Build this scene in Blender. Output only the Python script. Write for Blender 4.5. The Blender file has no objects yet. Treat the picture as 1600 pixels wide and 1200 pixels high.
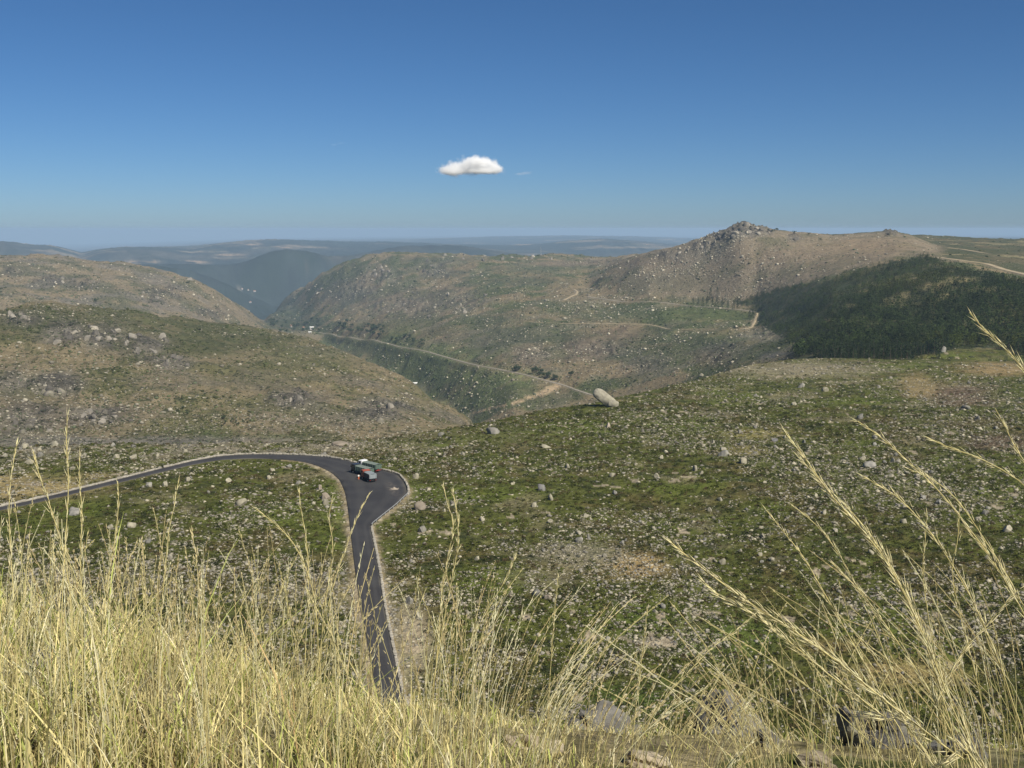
import bpy, bmesh, math, random
import numpy as np
from mathutils import Vector, Matrix

random.seed(7)
RNG = np.random.default_rng(11)
SC = bpy.context.scene
COL = SC.collection
PI = math.pi

# ------------------------------------------------------------------ camera, sky, sun, exposure
FPX = 1677.0                      # focal length in pixels of a 1600 px wide frame
PITCH = math.radians(8.21)
cam_d = bpy.data.cameras.new("camera")
cam_d.sensor_width = 36.0
cam_d.lens = 36.0 * FPX / 1600.0
cam_d.clip_start = 0.05
cam_d.clip_end = 150000.0
cam = bpy.data.objects.new("camera", cam_d)
COL.objects.link(cam)
cam.location = (0, 0, 0)
cam.rotation_euler = (math.radians(90) - PITCH, 0, 0)
SC.camera = cam

SUN_EL = math.radians(44)
SUN_AZ = math.radians(140)        # clockwise from the view direction (+Y): from the right, a little behind
world = bpy.data.worlds.new("World")
SC.world = world
world.use_nodes = True
wn = world.node_tree.nodes
wl = world.node_tree.links
sky = wn.new("ShaderNodeTexSky")
sky.sky_type = 'NISHITA'
sky.sun_disc = False
sky.sun_elevation = SUN_EL
sky.sun_rotation = SUN_AZ
sky.altitude = 1800
sky.air_density = 0.8
sky.dust_density = 1.5
sky.ozone_density = 9.0
bg = wn["Background"]
bg.inputs["Strength"].default_value = 0.055
hs = wn.new("ShaderNodeHueSaturation")
hs.inputs["Saturation"].default_value = 1.06
hs.inputs["Hue"].default_value = 0.497
wl.new(sky.outputs[0], hs.inputs["Color"])
wl.new(hs.outputs[0], bg.inputs["Color"])

sun_d = bpy.data.lights.new("sun", 'SUN')
sun_d.energy = 5.0
sun_d.angle = math.radians(0.53)
sun_d.color = (1.0, 0.94, 0.82)
sun = bpy.data.objects.new("sun", sun_d)
COL.objects.link(sun)
SUN_DIR = Vector((math.sin(SUN_AZ) * math.cos(SUN_EL), math.cos(SUN_AZ) * math.cos(SUN_EL), math.sin(SUN_EL)))
sun.rotation_euler = SUN_DIR.to_track_quat('Z', 'Y').to_euler()
sun.location = SUN_DIR * 200

SC.view_settings.view_transform = 'Standard'
SC.view_settings.look = 'None'
SC.view_settings.exposure = 0.48
SC.view_settings.gamma = 1.0
SC.cycles.volume_bounces = 8
SC.cycles.max_bounces = 8
SC.cycles.diffuse_bounces = 3

HAZE_DENSITY = 6.3e-5

# ------------------------------------------------------------------ helpers
def tag(o, label=None, cat=None, group=None, kind=None):
    if label: o["label"] = label
    if cat: o["category"] = cat
    if group: o["group"] = group
    if kind: o["kind"] = kind
    return o

def link(o, parent=None):
    COL.objects.link(o)
    if parent: o.parent = parent
    return o

def empty(name, loc, rotz=0.0, rot=None):
    o = bpy.data.objects.new(name, None)
    o.empty_display_size = 0.2
    COL.objects.link(o)
    o.location = loc
    o.rotation_euler = rot if rot is not None else (0, 0, rotz)
    return o

def np_mesh(name, V, F, mats=(), smooth=False, attrs=None, midx=None):
    """V (n,3); F: (m,k) array or list of such arrays."""
    me = bpy.data.meshes.new(name)
    Fs = F if isinstance(F, (list, tuple)) else [F]
    Fs = [f for f in Fs if len(f)]
    V = np.ascontiguousarray(V, dtype=np.float32)
    me.vertices.add(len(V))
    me.vertices.foreach_set("co", V.ravel())
    loops = np.concatenate([f.ravel() for f in Fs]).astype(np.int32)
    tot = np.concatenate([np.full(len(f), f.shape[1], np.int32) for f in Fs])
    start = np.concatenate([[0], np.cumsum(tot)[:-1]]).astype(np.int32)
    me.loops.add(len(loops))
    me.loops.foreach_set("vertex_index", loops)
    me.polygons.add(len(tot))
    me.polygons.foreach_set("loop_start", start)
    me.polygons.foreach_set("loop_total", tot)
    if midx is not None:
        me.polygons.foreach_set("material_index", np.asarray(midx, np.int32))
    if smooth:
        me.polygons.foreach_set("use_smooth", np.ones(len(tot), bool))
    for m in mats: me.materials.append(m)
    if attrs:
        for k, c in attrs.items():
            a = me.attributes.new(k, 'FLOAT_COLOR', 'POINT')
            c4 = np.ones((len(V), 4), np.float32)
            c4[:, :c.shape[1]] = c
            a.data.foreach_set("color", c4.ravel())
    me.update(calc_edges=True)
    me.validate()
    return me

def np_obj(name, V, F, mats=(), parent=None, **kw):
    o = bpy.data.objects.new(name, np_mesh(name, V, F, mats, **kw))
    return link(o, parent)

def bm_obj(name, bm, mat, parent=None, smooth=False, bevel=0.0):
    if bevel > 0:
        bmesh.ops.bevel(bm, geom=[e for e in bm.edges], offset=bevel, segments=2, affect='EDGES', clamp_overlap=True)
    me = bpy.data.meshes.new(name)
    bm.normal_update()
    bm.to_mesh(me); bm.free()
    if smooth:
        me.polygons.foreach_set("use_smooth", np.ones(len(me.polygons), bool))
    me.materials.append(mat)
    o = bpy.data.objects.new(name, me)
    return link(o, parent)

def add_box(bm, c, s, rot=None):
    r = bmesh.ops.create_cube(bm, size=1.0)
    M = Matrix.Translation(c) @ (rot if rot is not None else Matrix.Identity(4)) @ Matrix.Diagonal((s[0], s[1], s[2], 1))
    bmesh.ops.transform(bm, matrix=M, verts=r["verts"])
    return r["verts"]

def add_cyl(bm, a, b, r1, r2=None, seg=12):
    a, b = Vector(a), Vector(b)
    d = b - a
    res = bmesh.ops.create_cone(bm, cap_ends=True, segments=seg, radius1=r1, radius2=r1 if r2 is None else r2, depth=d.length)
    q = d.to_track_quat('Z', 'Y').to_matrix().to_4x4()
    bmesh.ops.transform(bm, matrix=Matrix.Translation((a + b) / 2) @ q, verts=res["verts"])

# ---- noise
def _hash(ix, iy, seed):
    h = (ix.astype(np.int64) * 374761393 + iy.astype(np.int64) * 668265263 + seed * 974634777) & 0xFFFFFFFF
    h = ((h ^ (h >> 13)) * 1274126177) & 0xFFFFFFFF
    h = (h ^ (h >> 16)) & 0xFFFFFFFF
    return (h / 4294967295.0).astype(np.float32) * 2 - 1

def vnoise(x, y, seed=0):
    ix = np.floor(x); iy = np.floor(y)
    fx = (x - ix).astype(np.float32); fy = (y - iy).astype(np.float32)
    ux = fx * fx * fx * (fx * (fx * 6 - 15) + 10)
    uy = fy * fy * fy * (fy * (fy * 6 - 15) + 10)
    ix = ix.astype(np.int64); iy = iy.astype(np.int64)
    a = _hash(ix, iy, seed); b = _hash(ix + 1, iy, seed)
    c = _hash(ix, iy + 1, seed); d = _hash(ix + 1, iy + 1, seed)
    return (a * (1 - ux) + b * ux) * (1 - uy) + (c * (1 - ux) + d * ux) * uy

def fbm(x, y, octv=4, seed=0, gain=0.5):
    s = 0; a = 1.0; t = 0
    ca, sa = math.cos(0.6), math.sin(0.6)
    for i in range(octv):
        s = s + a * vnoise(x, y, seed + i * 17)
        t += a; a *= gain
        x, y = (x * ca - y * sa) * 2.03 + 5.3, (x * sa + y * ca) * 2.03 - 1.7
    return s / t

def ridged(x, y, octv=4, seed=0):
    s = 0; a = 1.0; t = 0
    ca, sa = math.cos(0.6), math.sin(0.6)
    for i in range(octv):
        n = 1 - np.abs(vnoise(x, y, seed + i * 31))
        s = s + a * n * n; t += a; a *= 0.5
        x, y = (x * ca - y * sa) * 2.1 + 3.3, (x * sa + y * ca) * 2.1 - 9.7
    return s / t

def sstep(a, b, x):
    t = np.clip((x - a) / (b - a), 0, 1)
    return t * t * (3 - 2 * t)

# ---- the camera's rays at build time (used to work out world positions of what the photo shows)
CP, SP = math.cos(PITCH), math.sin(PITCH)
def px_dir(x, y):
    u = (np.asarray(x, float) - 800) / FPX
    v = -(np.asarray(y, float) - 600) / FPX
    return u, CP + v * SP, -SP + v * CP
def px_az_t(x, y):
    dx, dy, dz = px_dir(x, y)
    return np.arctan2(dx, dy), dz / np.hypot(dx, dy)
def px_pt(x, y, r):
    dx, dy, dz = px_dir(x, y)
    h = np.hypot(dx, dy)
    return Vector((float(dx / h * r), float(dy / h * r), float(dz / h * r)))
def to_px(X, Y, Z):
    dep = Y * CP - Z * SP
    up = Y * SP + Z * CP
    dep = np.where(dep > 1e-3, dep, 1e-3)
    return 800 + FPX * X / dep, 600 - FPX * up / dep

# ------------------------------------------------------------------ the terrain as one height field
AZ = np.radians(np.concatenate([np.arange(-70, -29, 0.6), np.arange(-29, 29.001, 0.065), np.arange(29.6, 70.01, 0.6)]))
def _lr(a, b, st): return np.exp(np.arange(math.log(a), math.log(b), st))
RR = np.concatenate([_lr(0.25, 1.9, 0.04), _lr(1.9, 12, 0.012), _lr(12, 150, 0.03), _lr(150, 5000, 0.006), _lr(5000, 62000, 0.012)])
NA, NR = len(AZ), len(RR)

# every entry: (x, y, r)  -> seen at that pixel at range r;  (x, y, None, z) -> seen there at height z;  (x, None, r, z) -> hidden
H_ = lambda x, r, z: (x, None, r, z - 0.0072 * r)
LAY = [
 [(0, None, .2, -1.36), (1600, None, .2, -1.36)],
 [(0, None, 2.0, -1.50), (1600, None, 2.0, -1.62)],
 [(-400, 1005, 4.5), (100, 1020, 4.5), (400, 1068, 4.8), (600, 1105, 5.2), (800, 1135, 5.6), (1000, 1158, 6.0), (1300, 1172, 6.2), (1600, 1178, 6.2), (2100, 1180, 6.2)],
 [(-400, None, 12, -6.9), (800, None, 12, -7.2), (2100, None, 12, -7.6)],
 [(0, None, 60, -36.5), (1600, None, 60, -37)],
 [(0, None, 105, -63), (1600, None, 105, -63)],
 [(0, None, 150, -83.5), (1600, None, 150, -84)],
 [(0, None, 188, -80.4), (800, None, 188, -80.3), (1200, None, 188, -80.9), (1600, None, 188, -80)],
 [(0, None, 228, -75.6), (800, None, 228, -75.7), (1200, None, 228, -77.3), (1600, None, 228, -76)],
 [(0, None, 300, -75.3), (600, None, 300, -75.1), (1000, None, 300, -76.0), (1300, None, 300, -75), (1600, None, 300, -74)],
 # spur edge
 [(-400, 712, None, -77), (0, 704, None, -77), (200, 698, None, -77), (400, 697, None, -77), (560, 690, None, -77), (650, 680, None, -78),
  (760, 662, None, -79), (870, 641, None, -79), (940, 631, None, -79), (1000, 616, None, -79), (1060, 600, None, -79.5), (1100, 590, None, -80), (1170, 571, None, -81),
  (1240, 562, None, -83), (1300, 560, None, -84), (1450, 560, None, -87), (1600, 564, None, -87), (2100, 570, None, -88)],
 # trough behind the spur
 [H_(-400, 540, -134), H_(200, 540, -134), H_(420, 545, -136), H_(560, 555, -145), H_(650, 600, -170), H_(760, 640, -180), H_(940, 670, -145), H_(1000, 680, -140),
  H_(1100, 690, -122), H_(1170, 700, -100), H_(1240, 725, -88), H_(1300, 745, -84.5), H_(1450, 752, -85), H_(1600, 755, -85), H_(2100, 760, -86)],
 # A foot of left hill
 [(-400, 702, 720), (0, 697, 720), (200, 696, 720), (420, 692, 720), (560, 683, 730), (650, 674, 770), (720, 664, 860), H_(760, 850, -205), H_(940, 850, -182), H_(1000, 850, -172),
  H_(1100, 820, -142), H_(1170, 790, -113), H_(1240, 770, -92), H_(1300, 765, -86.5), H_(1450, 775, -88), H_(1600, 780, -88), H_(2100, 780, -88)],
 # B middle of left hill
 [(-400, 600, 880), (0, 592, 900), (200, 600, 880), (420, 612, 870), (560, 634, 840), (650, 655, 830), (720, 661, 900), H_(760, 1000, -222), H_(940, 1000, -203), H_(1000, 990, -190),
  H_(1100, 920, -156), H_(1170, 860, -121), H_(1240, 820, -96.5), H_(1300, 785, -88.5), H_(1450, 795, -90), H_(1600, 800, -90), H_(2100, 800, -90)],
 # C crest of left hill
 [(-400, 470, 1250), (0, 484, 1220), (60, 469, 1260), (200, 488, 1300), (300, 498, 1350), (420, 513, 1350), (500, 533, 1270), (560, 557, 1200), (600, 575, 1150), (650, 605, 1060),
  (690, 632, 980), (735, 659, 940), H_(760, 1120, -226), H_(940, 1120, -205), H_(1000, 1110, -192), H_(1100, 1040, -160), H_(1170, 950, -127), H_(1240, 860, -100.5), H_(1300, 810, -91), H_(1450, 815, -92), H_(1600, 820, -92), H_(2100, 820, -92)],
 # D trough behind it
 [H_(-400, 1550, -150), H_(0, 1500, -150), H_(200, 1550, -165), H_(420, 1700, -290), H_(560, 1560, -300), H_(650, 1400, -270), H_(735, 1180, -235), H_(760, 1200, -226), H_(940, 1180, -203), H_(1000, 1170, -190),
  H_(1100, 1090, -157), H_(1170, 990, -128), H_(1240, 880, -101.5), H_(1300, 825, -92), H_(1450, 825, -92.5), H_(1600, 828, -92.5), H_(2100, 828, -92.5)],
 # E foot of the valley wall / second hill
 [(-400, 490, 1900), (0, 494, 1900), (200, 500, 1950), (300, 506, 2000), (420, 522, 2500), (500, 533, 2850), (560, 548, 2300), (600, 573, 2020), (650, 605, 1780), (700, 636, 1560),
  (735, 655, 1400), (800, 645, 1270), (880, 638, 1260), (940, 632, 1240), (1000, 615, 1230), (1100, 592, 1150), (1170, 574, 1010), (1240, 560, 900), (1300, 556, 840), (1450, 556, 836), (1600, 558, 838), (2100, 558, 838)],
 # F level of the valley road
 [(-400, 450, 2200), (0, 452, 2150), (200, 457, 2200), (300, 475, 2250), (360, 495, 2350), (420, 514, 2600), (450, 512, 3300), (500, 518, 3000), (540, 522, 2600), (600, 535, 2150),
  (700, 555, 1750), (800, 577, 1480), (880, 598, 1370), (940, 600, 1330), (1000, 590, 1300), (1100, 565, 1270), (1180, 550, 1150), (1210, 545, 1090), (1240, 540, 1020), (1300, 532, 930), (1450, 532, 930), (1600, 535, 920), (2100, 535, 920)],
 # G lower trail
 [(-400, 425, 2450), (0, 427, 2400), (200, 433, 2450), (300, 452, 2450), (360, 478, 2500), (420, 512.5, 2800), (450, 502, 3700), (500, 492, 3300), (540, 478, 3200), (600, 462, 3000),
  (700, 462, 2550), (800, 492, 1950), (880, 502, 1800), (1000, 506, 1700), (1100, 510, 1560), (1180, 513, 1470), (1240, 500, 1340), (1300, 470, 1240), (1450, 440, 1250), (1600, 446, 1200), (2100, 450, 1200)],
 # G2 upper trail
 [(-400, 412, 2600), (0, 409, 2550), (200, 420, 2550), (300, 440, 2560), (360, 470, 2620), (420, 511.5, 2950), (450, 490, 4200), (500, 458, 3650), (540, 435, 3500), (600, 418, 3400),
  (700, 424, 3050), (800, 443, 2500), (900, 463, 2080), (1000, 470, 1880), (1100, 478, 1790), (1180, 486, 1670), (1240, 458, 1600), (1300, 432, 1560), (1360, 414, 1560), (1400, 404, 1580), (1450, 402, 1570), (1500, 410, 1500), (1600, 426, 1450), (2100, 436, 1450)],
 # H crest
 [(-400, 405, 2800), (0, 400, 2750), (60, 399, 2750), (100, 402, 2750), (200, 411, 2750), (270, 426, 2720), (310, 440, 2720), (350, 463, 2760), (380, 483, 2850), (412, 508, 3050), (430, 487, 4600), (460, 457, 4500), (500, 432, 4100),
  (540, 412, 3900), (570, 401, 3750), (600, 397, 3700), (700, 406, 3300), (800, 418, 2900), (870, 434, 2500), (920, 441, 2350), (960, 420, 2250), (1000, 400, 2200), (1050, 387, 2150), (1100, 373, 2100), (1130, 361, 2080),
  (1148, 352, 2060), (1160, 349, 2060), (1178, 353, 2050), (1215, 360, 2050), (1240, 363, 2080), (1300, 367, 2150), (1350, 363.5, 2250), (1390, 361, 2300), (1420, 366, 2250), (1460, 384, 2000), (1500, 384, 2050), (1600, 388, 2100), (2100, 394, 2100)],
 # I plateaus behind
 [H_(-400, 3300, -160), H_(0, 3300, -160), H_(200, 3300, -200), H_(350, 3600, -320), H_(412, 4800, -360), (430, 500, 5100), (460, 470, 4900), (500, 440, 4500), (540, 418, 4300), (570, 402, 4000), (600, 395, 3900), (650, 395.5, 3800),
  (700, 396.5, 3700), (760, 399, 3700), (800, 400, 3700), (840, 398, 3600), (870, 397, 3700), (940, 401, 3700), (985, 404, 3600), (1010, 412, 3400), (1050, 400, 3000), (1100, 384, 2700), (1160, 366, 2500), (1240, 367, 2600), (1300, 369.5, 2650), (1390, 366, 2750),
  (1430, 368, 2800), (1500, 370.5, 2900), (1600, 372.5, 3000), (2100, 374, 3000)],
 # J trough
 [H_(-400, 4600, -330), H_(300, 4700, -360), H_(420, 5300, -400), H_(600, 5200, -360), H_(1000, 4800, -300), H_(1100, 4400, -240), H_(1300, 4400, -170), H_(1600, 4600, -150)],
 # K far valley
 [(-400, 490, 5700), (300, 490, 5800), (440, 492, 5900), (520, 470, 6000), (700, 440, 6000), (1000, 425, 6000), (1100, 405, 6000), (1300, 390, 6000), (1600, 392, 6000)],
 # spurs that interlock in the far valley
 [(-400, 430, 6300), (200, 416, 6300), (240, 414, 6300), (300, 423, 6300), (350, 441, 6300), (400, 466, 6300), (428, 480, 6300), (460, 466, 6300), (490, 450, 6300), (520, 438, 6300), (600, 425, 6300), (1000, 415, 6300), (1100, 402, 6300), (1600, 391, 6300)],
 [(-400, 434, 6600), (200, 421, 6600), (240, 420, 6600), (300, 430, 6600), (350, 446, 6600), (400, 468, 6600), (428, 478, 6600), (460, 470, 6600), (490, 455, 6600), (520, 443, 6600), (600, 428, 6600), (1000, 418, 6600), (1100, 404, 6600), (1600, 391.5, 6600)],
 # L1 nearer blue hills
 [(-400, 425, 7200), (0, 420, 7200), (150, 418, 7200), (230, 413.5, 7200), (300, 412, 7200), (350, 415, 7100), (385, 408, 7000), (420, 394, 6900), (450, 389, 6900), (480, 391, 7000), (512, 399, 7200), (560, 396, 7400),
  (600, 388, 7600), (640, 382.5, 7800), (690, 382, 8000), (740, 386, 8000), (790, 394, 8000), (850, 401, 8000), (930, 402, 8000), (1000, 403, 8000), (1100, 398, 8000), (1600, 390, 8000)],
 [(-400, 428, 8000), (0, 425, 8000), (150, 423, 8000), (230, 419, 8000), (300, 420, 8000), (385, 416, 7900), (450, 410, 7900), (560, 402, 8300), (690, 388, 8900), (800, 399, 8800), (1000, 404, 8800), (1600, 392, 8800)],
 # M far ridge
 [(-400, 376, 10000), (0, 378.5, 10000), (20, 378.5, 10000), (50, 383, 10000), (80, 385, 10000), (105, 391, 10200), (128, 397.5, 10500), (150, 392, 10000), (190, 387, 10000), (240, 387.5, 10000), (300, 389, 10500), (340, 381, 11000),
  (390, 375.5, 11500), (450, 374.5, 11500), (480, 376.5, 11500), (540, 379, 11500), (600, 379, 11500), (660, 381, 11500), (720, 383, 11500), (790, 384, 12000), (840, 382, 12000), (890, 376.5, 12500), (940, 373.5, 12500), (990, 376, 12500), (1050, 381, 12500),
  (1100, 386, 12500), (1300, 384, 12500), (1600, 384, 12500)],
 [(-400, 382, 15000), (128, 396, 15000), (200, 389, 15000), (400, 381, 15000), (600, 382, 15000), (800, 384, 15000), (940, 377, 15000), (1100, 385, 15000), (1600, 384, 15000)],
 [(-400, 388, 22000), (128, 393, 22000), (250, 386, 22000), (400, 377, 22000), (600, 376, 22000), (700, 373, 22000), (780, 369.5, 22000), (880, 368, 22000), (1000, 370, 22000), (1100, 374, 22000), (1600, 372, 22000)],
 [(-400, 386, 30000), (128, 389, 30000), (400, 376, 30000), (800, 371, 30000), (1100, 373, 30000), (1600, 371, 30000)],
 [(-400, 380, 62500), (128, 381, 62500), (400, 372, 62500), (800, 367, 62500), (1100, 368, 62500), (1600, 367, 62500)],
]
KR, KZ = [], []
for lay in LAY:
    a, r, t = [], [], []
    for p in lay:
        if len(p) == 4 and p[1] is None:
            az, _ = px_az_t(p[0], 600); rr = p[2]; tt = p[3] / rr
        elif len(p) == 4:
            az, tt = px_az_t(p[0], p[1]); rr = p[3] / tt
        else:
            az, tt = px_az_t(p[0], p[1]); rr = p[2]
        a.append(float(az)); r.append(math.log(rr)); t.append(float(tt))
    o = np.argsort(a); a = np.array(a)[o]; r = np.array(r)[o]; t = np.array(t)[o]
    R = np.exp(np.interp(AZ, a, r)); T = np.interp(AZ, a, t)
    if R.mean() > 100:                                  # soften the corners between traced points
        k = np.exp(-np.linspace(-2, 2, 9) ** 2); k /= k.sum(); k2 = np.exp(-np.linspace(-2, 2, 41) ** 2); k2 /= k2.sum()
        pad = lambda q, kk=k: np.convolve(np.pad(q, len(kk) // 2, mode='edge'), kk, 'valid')
        R, T = pad(R, k2), pad(T)
    if KR: R = np.maximum(R, KR[-1] * 1.006)
    KR.append(R); KZ.append(R * T)
KR = np.array(KR); KZ = np.array(KZ)

def pchip_cols(KR, KZ, xq):
    h = np.diff(KR, axis=0); d = np.diff(KZ, axis=0) / h
    m = np.zeros_like(KZ)
    m[0] = d[0]; m[-1] = d[-1]
    w1 = 2 * h[1:] + h[:-1]; w2 = h[1:] + 2 * h[:-1]
    same = d[1:] * d[:-1] > 0
    with np.errstate(divide='ignore', invalid='ignore'):
        hm = (w1 + w2) / (w1 / d[:-1] + w2 / d[1:])
    m[1:-1] = np.where(same, hm, 0)
    out = np.empty((KR.shape[1], len(xq)))
    for c in range(KR.shape[1]):
        i = np.clip(np.searchsorted(KR[:, c], xq) - 1, 0, len(KR) - 2)
        hh = h[i, c]; s = np.clip((xq - KR[i, c]) / hh, -0.2, 1.0)
        out[c] = ((2 * s**3 - 3 * s**2 + 1) * KZ[i, c] + (s**3 - 2 * s**2 + s) * hh * m[i, c]
                  + (-2 * s**3 + 3 * s**2) * KZ[i + 1, c] + (s**3 - s**2) * hh * m[i + 1, c])
    return out

Z0 = pchip_cols(KR, KZ, RR)                              # (NA, NR)
AZg, Rg = np.meshgrid(AZ, RR, indexing='ij')
Xg, Yg = np.sin(AZg) * Rg, np.cos(AZg) * Rg
EDGE = KR[10][:, None]; LT = KR[15][:, None]; CRESTH = KR[20][:, None]
PXc = 800 + FPX * np.tan(AZg)                             # column of the photo, for choosing regions by bearing

# relief
fg = 1 - sstep(7, 20, Rg)
farw = sstep(EDGE * 1.0, EDGE * 1.5, Rg)
spw = sstep(120, 160, Rg) * (1 - farw)
n_big = fbm(Xg / 300, Yg / 300, 3, 3)
n_med = fbm(Xg / 90, Yg / 90, 4, 5)
n_sml = fbm(Xg / 24, Yg / 24, 4, 9)
n_rid = ridged(Xg / 70 + 0.3 * n_med, Yg / 70, 4, 21)
rel = np.minimum(Rg, 9000)
vf = 1 - 0.75 * sstep(4500, 7000, Rg)
Zg = Z0 + farw * vf * rel * (0.0016 * n_big + 0.0026 * n_med + 0.0012 * n_sml + 0.0030 * (n_rid - 0.55))
Zg += spw * (0.9 * fbm(Xg / 55, Yg / 55, 3, 41) + 0.45 * fbm(Xg / 13, Yg / 13, 4, 43) + 0.10 * fbm(Xg / 3, Yg / 3, 3, 45))
Zg += fg * (0.07 * fbm(Xg / 1.1, Yg / 1.1, 4, 51))
gs, gt = -.35 * Xg + .94 * Yg, -.94 * Xg - .35 * Yg
wallw = sstep(430, 520, PXc) * (1 - sstep(1180, 1260, PXc)) * sstep(-20, 60, Rg - KR[15][:, None] - 60) * (1 - sstep(-250, 50, Rg - KR[19][:, None]))
Zg += wallw * np.minimum(rel, 3500) * 0.0058 * (ridged(gs / 95 + .5 * n_med, gt / 380, 4, 23) - .5)
upw = sstep(960, 1040, PXc) * sstep(-50, 100, Rg - KR[19][:, None]) * (1 - sstep(0, 200, Rg - KR[21][:, None]))
Zg -= upw * rel * (0.0020 * n_med + 0.0020 * (n_rid - 0.55))
lhw = sstep(0, 60, Rg - KR[12][:, None]) * (1 - sstep(-40, 60, Rg - KR[15][:, None])) * sstep(760, 690, PXc)
Zg += lhw * ((ridged(Xg / 42 + .4 * n_sml, Yg / 60, 4, 25) - .5) * 7 + (ridged(Xg / 16, Yg / 22, 3, 27) - .5) * 2.0)
# big far-off hills get their own broad folds
fw2 = sstep(5600, 8000, Rg)
Zg += fw2 * ((ridged(Xg / 2600, Yg / 2600, 4, 61) - 0.5) * 26 + (ridged(Xg / 800, Yg / 900, 4, 63) - 0.5) * 34 * (1 - sstep(9000, 12000, Rg)))

# crags: steep broken rock steps where the photo shows bare outcrops (pixel centre, pixel radii, range window)
PXg, PYg = to_px(Xg, Yg, Zg)
wob = fbm(Xg / 30, Yg / 30, 3, 71)
def patch(x, y, rx, ry, r0, r1, soft=1.6, wb=0.55):
    d2 = ((PXg - x) / rx) ** 2 + ((PYg - y) / ry) ** 2
    return np.exp(-np.maximum(d2 + wb * wob * 1.5, 0) ** soft) * ((Rg > r0) & (Rg < r1))
crag = np.zeros_like(Zg)
for (x, y, rx, ry) in ((105, 520, 34, 20), (165, 527, 40, 22), (220, 540, 42, 18), (150, 650, 70, 22), (50, 655, 55, 26), (262, 565, 45, 14),
                       (600, 640, 48, 24), (470, 625, 50, 16), (20, 600, 40, 30), (90, 605, 45, 22), (40, 500, 30, 10)):
    crag = np.maximum(crag, patch(x, y, rx, ry, 500, 1450))
for (x, y, rx, ry) in ((245, 462, 22, 14), (80, 440, 30, 8), (130, 445, 30, 8), (20, 425, 20, 8), (270, 455, 20, 14), (330, 490, 30, 10)):
    crag = np.maximum(crag, 0.8 * patch(x, y, rx, ry, 1700, 3000))
for (x, y, rx, ry) in ((1160, 354, 22, 9), (1130, 370, 30, 10), (1180, 362, 24, 8), (1240, 372, 14, 5), (1100, 385, 30, 9), (1392, 364, 12, 4), (1040, 400, 25, 8)):
    crag = np.maximum(crag, 0.9 * patch(x, y, rx, ry, 1700, 2500))
for (x, y, rx, ry) in ((590, 430, 35, 16), (680, 420, 25, 12), (640, 480, 60, 20), (720, 470, 40, 20), (830, 560, 26, 14), (940, 545, 60, 16), (1010, 570, 40, 16), (1130, 550, 40, 16), (560, 450, 30, 20)):
    crag = np.maximum(crag, 0.6 * patch(x, y, rx, ry, 950, 4500))
cr1 = ridged(Xg / 22, Yg / 34, 4, 81)
Zg += crag * rel * 0.0075 * (np.round(cr1 * 5) / 5 * 0.6 + cr1 * 0.6 - 0.45)

# ---- the mountain road: both edges as they run in the photo, on one gently falling level
def road_pt(x, y):
    az, t = px_az_t(x, y)
    r = -75.0 / t
    if r < 228: r = -102.36 / (t - 0.12)
    return np.array([math.sin(az) * r, math.cos(az) * r])
def z_road(x, y):
    r = np.hypot(x, y)
    return np.where(r < 228, -75 - (228 - r) * 0.12, -75.0)
INNER = [(620, 1190), (598, 1120), (585, 1075), (575, 1010), (565, 960), (556, 900), (550, 850), (546, 815), (543, 790), (539, 768), (531, 750), (518, 738), (500, 729), (480, 722.5), (450, 718), (420, 716.5), (400, 716), (370, 717),
         (340, 718.5), (300, 726), (250, 738), (200, 750.5), (150, 763), (100, 774.7), (50, 786.6), (0, 797), (-60, 811.5), (-140, 832)]
OUTER = [(662, 1190), (640, 1120), (625, 1075), (617, 1035), (608, 990), (600, 950), (593, 900), (586, 860), (578, 822), (598, 806), (618, 790), (637, 772), (636, 762), (631, 752), (622, 741.5), (600, 735), (570, 728), (548, 721),
         (525, 716), (500, 713), (470, 711), (440, 710), (400, 709.6), (370, 710.5), (340, 713), (300, 720.5), (250, 732.5), (200, 745), (150, 757.5), (100, 769.5), (50, 781.5), (0, 792), (-60, 806.5), (-140, 827)]
def resample(P, n):
    P = np.asarray(P, float); s = np.concatenate([[0], np.cumsum(np.hypot(*np.diff(P, axis=0).T))])
    q = np.linspace(0, s[-1], n)
    return np.stack([np.interp(q, s, P[:, 0]), np.interp(q, s, P[:, 1])], 1)
def smooth_line(P, it=3, keep=()):
    P = np.array(P, float)
    for _ in range(it):
        Q = P.copy(); Q[1:-1] = 0.25 * P[:-2] + 0.5 * P[1:-1] + 0.25 * P[2:]
        P = Q
    return P
IN_W = smooth_line(resample([road_pt(*p) for p in INNER], 260), 6)
_o = [road_pt(*p) for p in OUTER]
OUT_W = smooth_line(resample(_o, 300), 2)
RPOLY = np.concatenate([IN_W, OUT_W[::-1]])

def inside_poly(X, Y, P):
    c = np.zeros(X.shape, bool)
    x0, y0 = P[:, 0], P[:, 1]; x1, y1 = np.roll(x0, -1), np.roll(y0, -1)
    for a, b, e, f in zip(x0, y0, x1, y1):
        if b == f: continue
        c ^= ((b > Y) != (f > Y)) & (X < (e - a) * (Y - b) / (f - b) + a)
    return c
def line_dist(X, Y, P, zs=None):
    best = np.full(X.shape, 1e9); zb = np.zeros(X.shape)
    for i in range(len(P) - 1):
        a, b = P[i], P[i + 1]; d = b - a; L2 = d @ d + 1e-9
        t = np.clip(((X - a[0]) * d[0] + (Y - a[1]) * d[1]) / L2, 0, 1)
        q = np.hypot(X - a[0] - t * d[0], Y - a[1] - t * d[1])
        m = q < best
        best = np.where(m, q, best)
        if zs is not None: zb = np.where(m, zs[i] + t * (zs[i + 1] - zs[i]), zb)
    return best, zb

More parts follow.
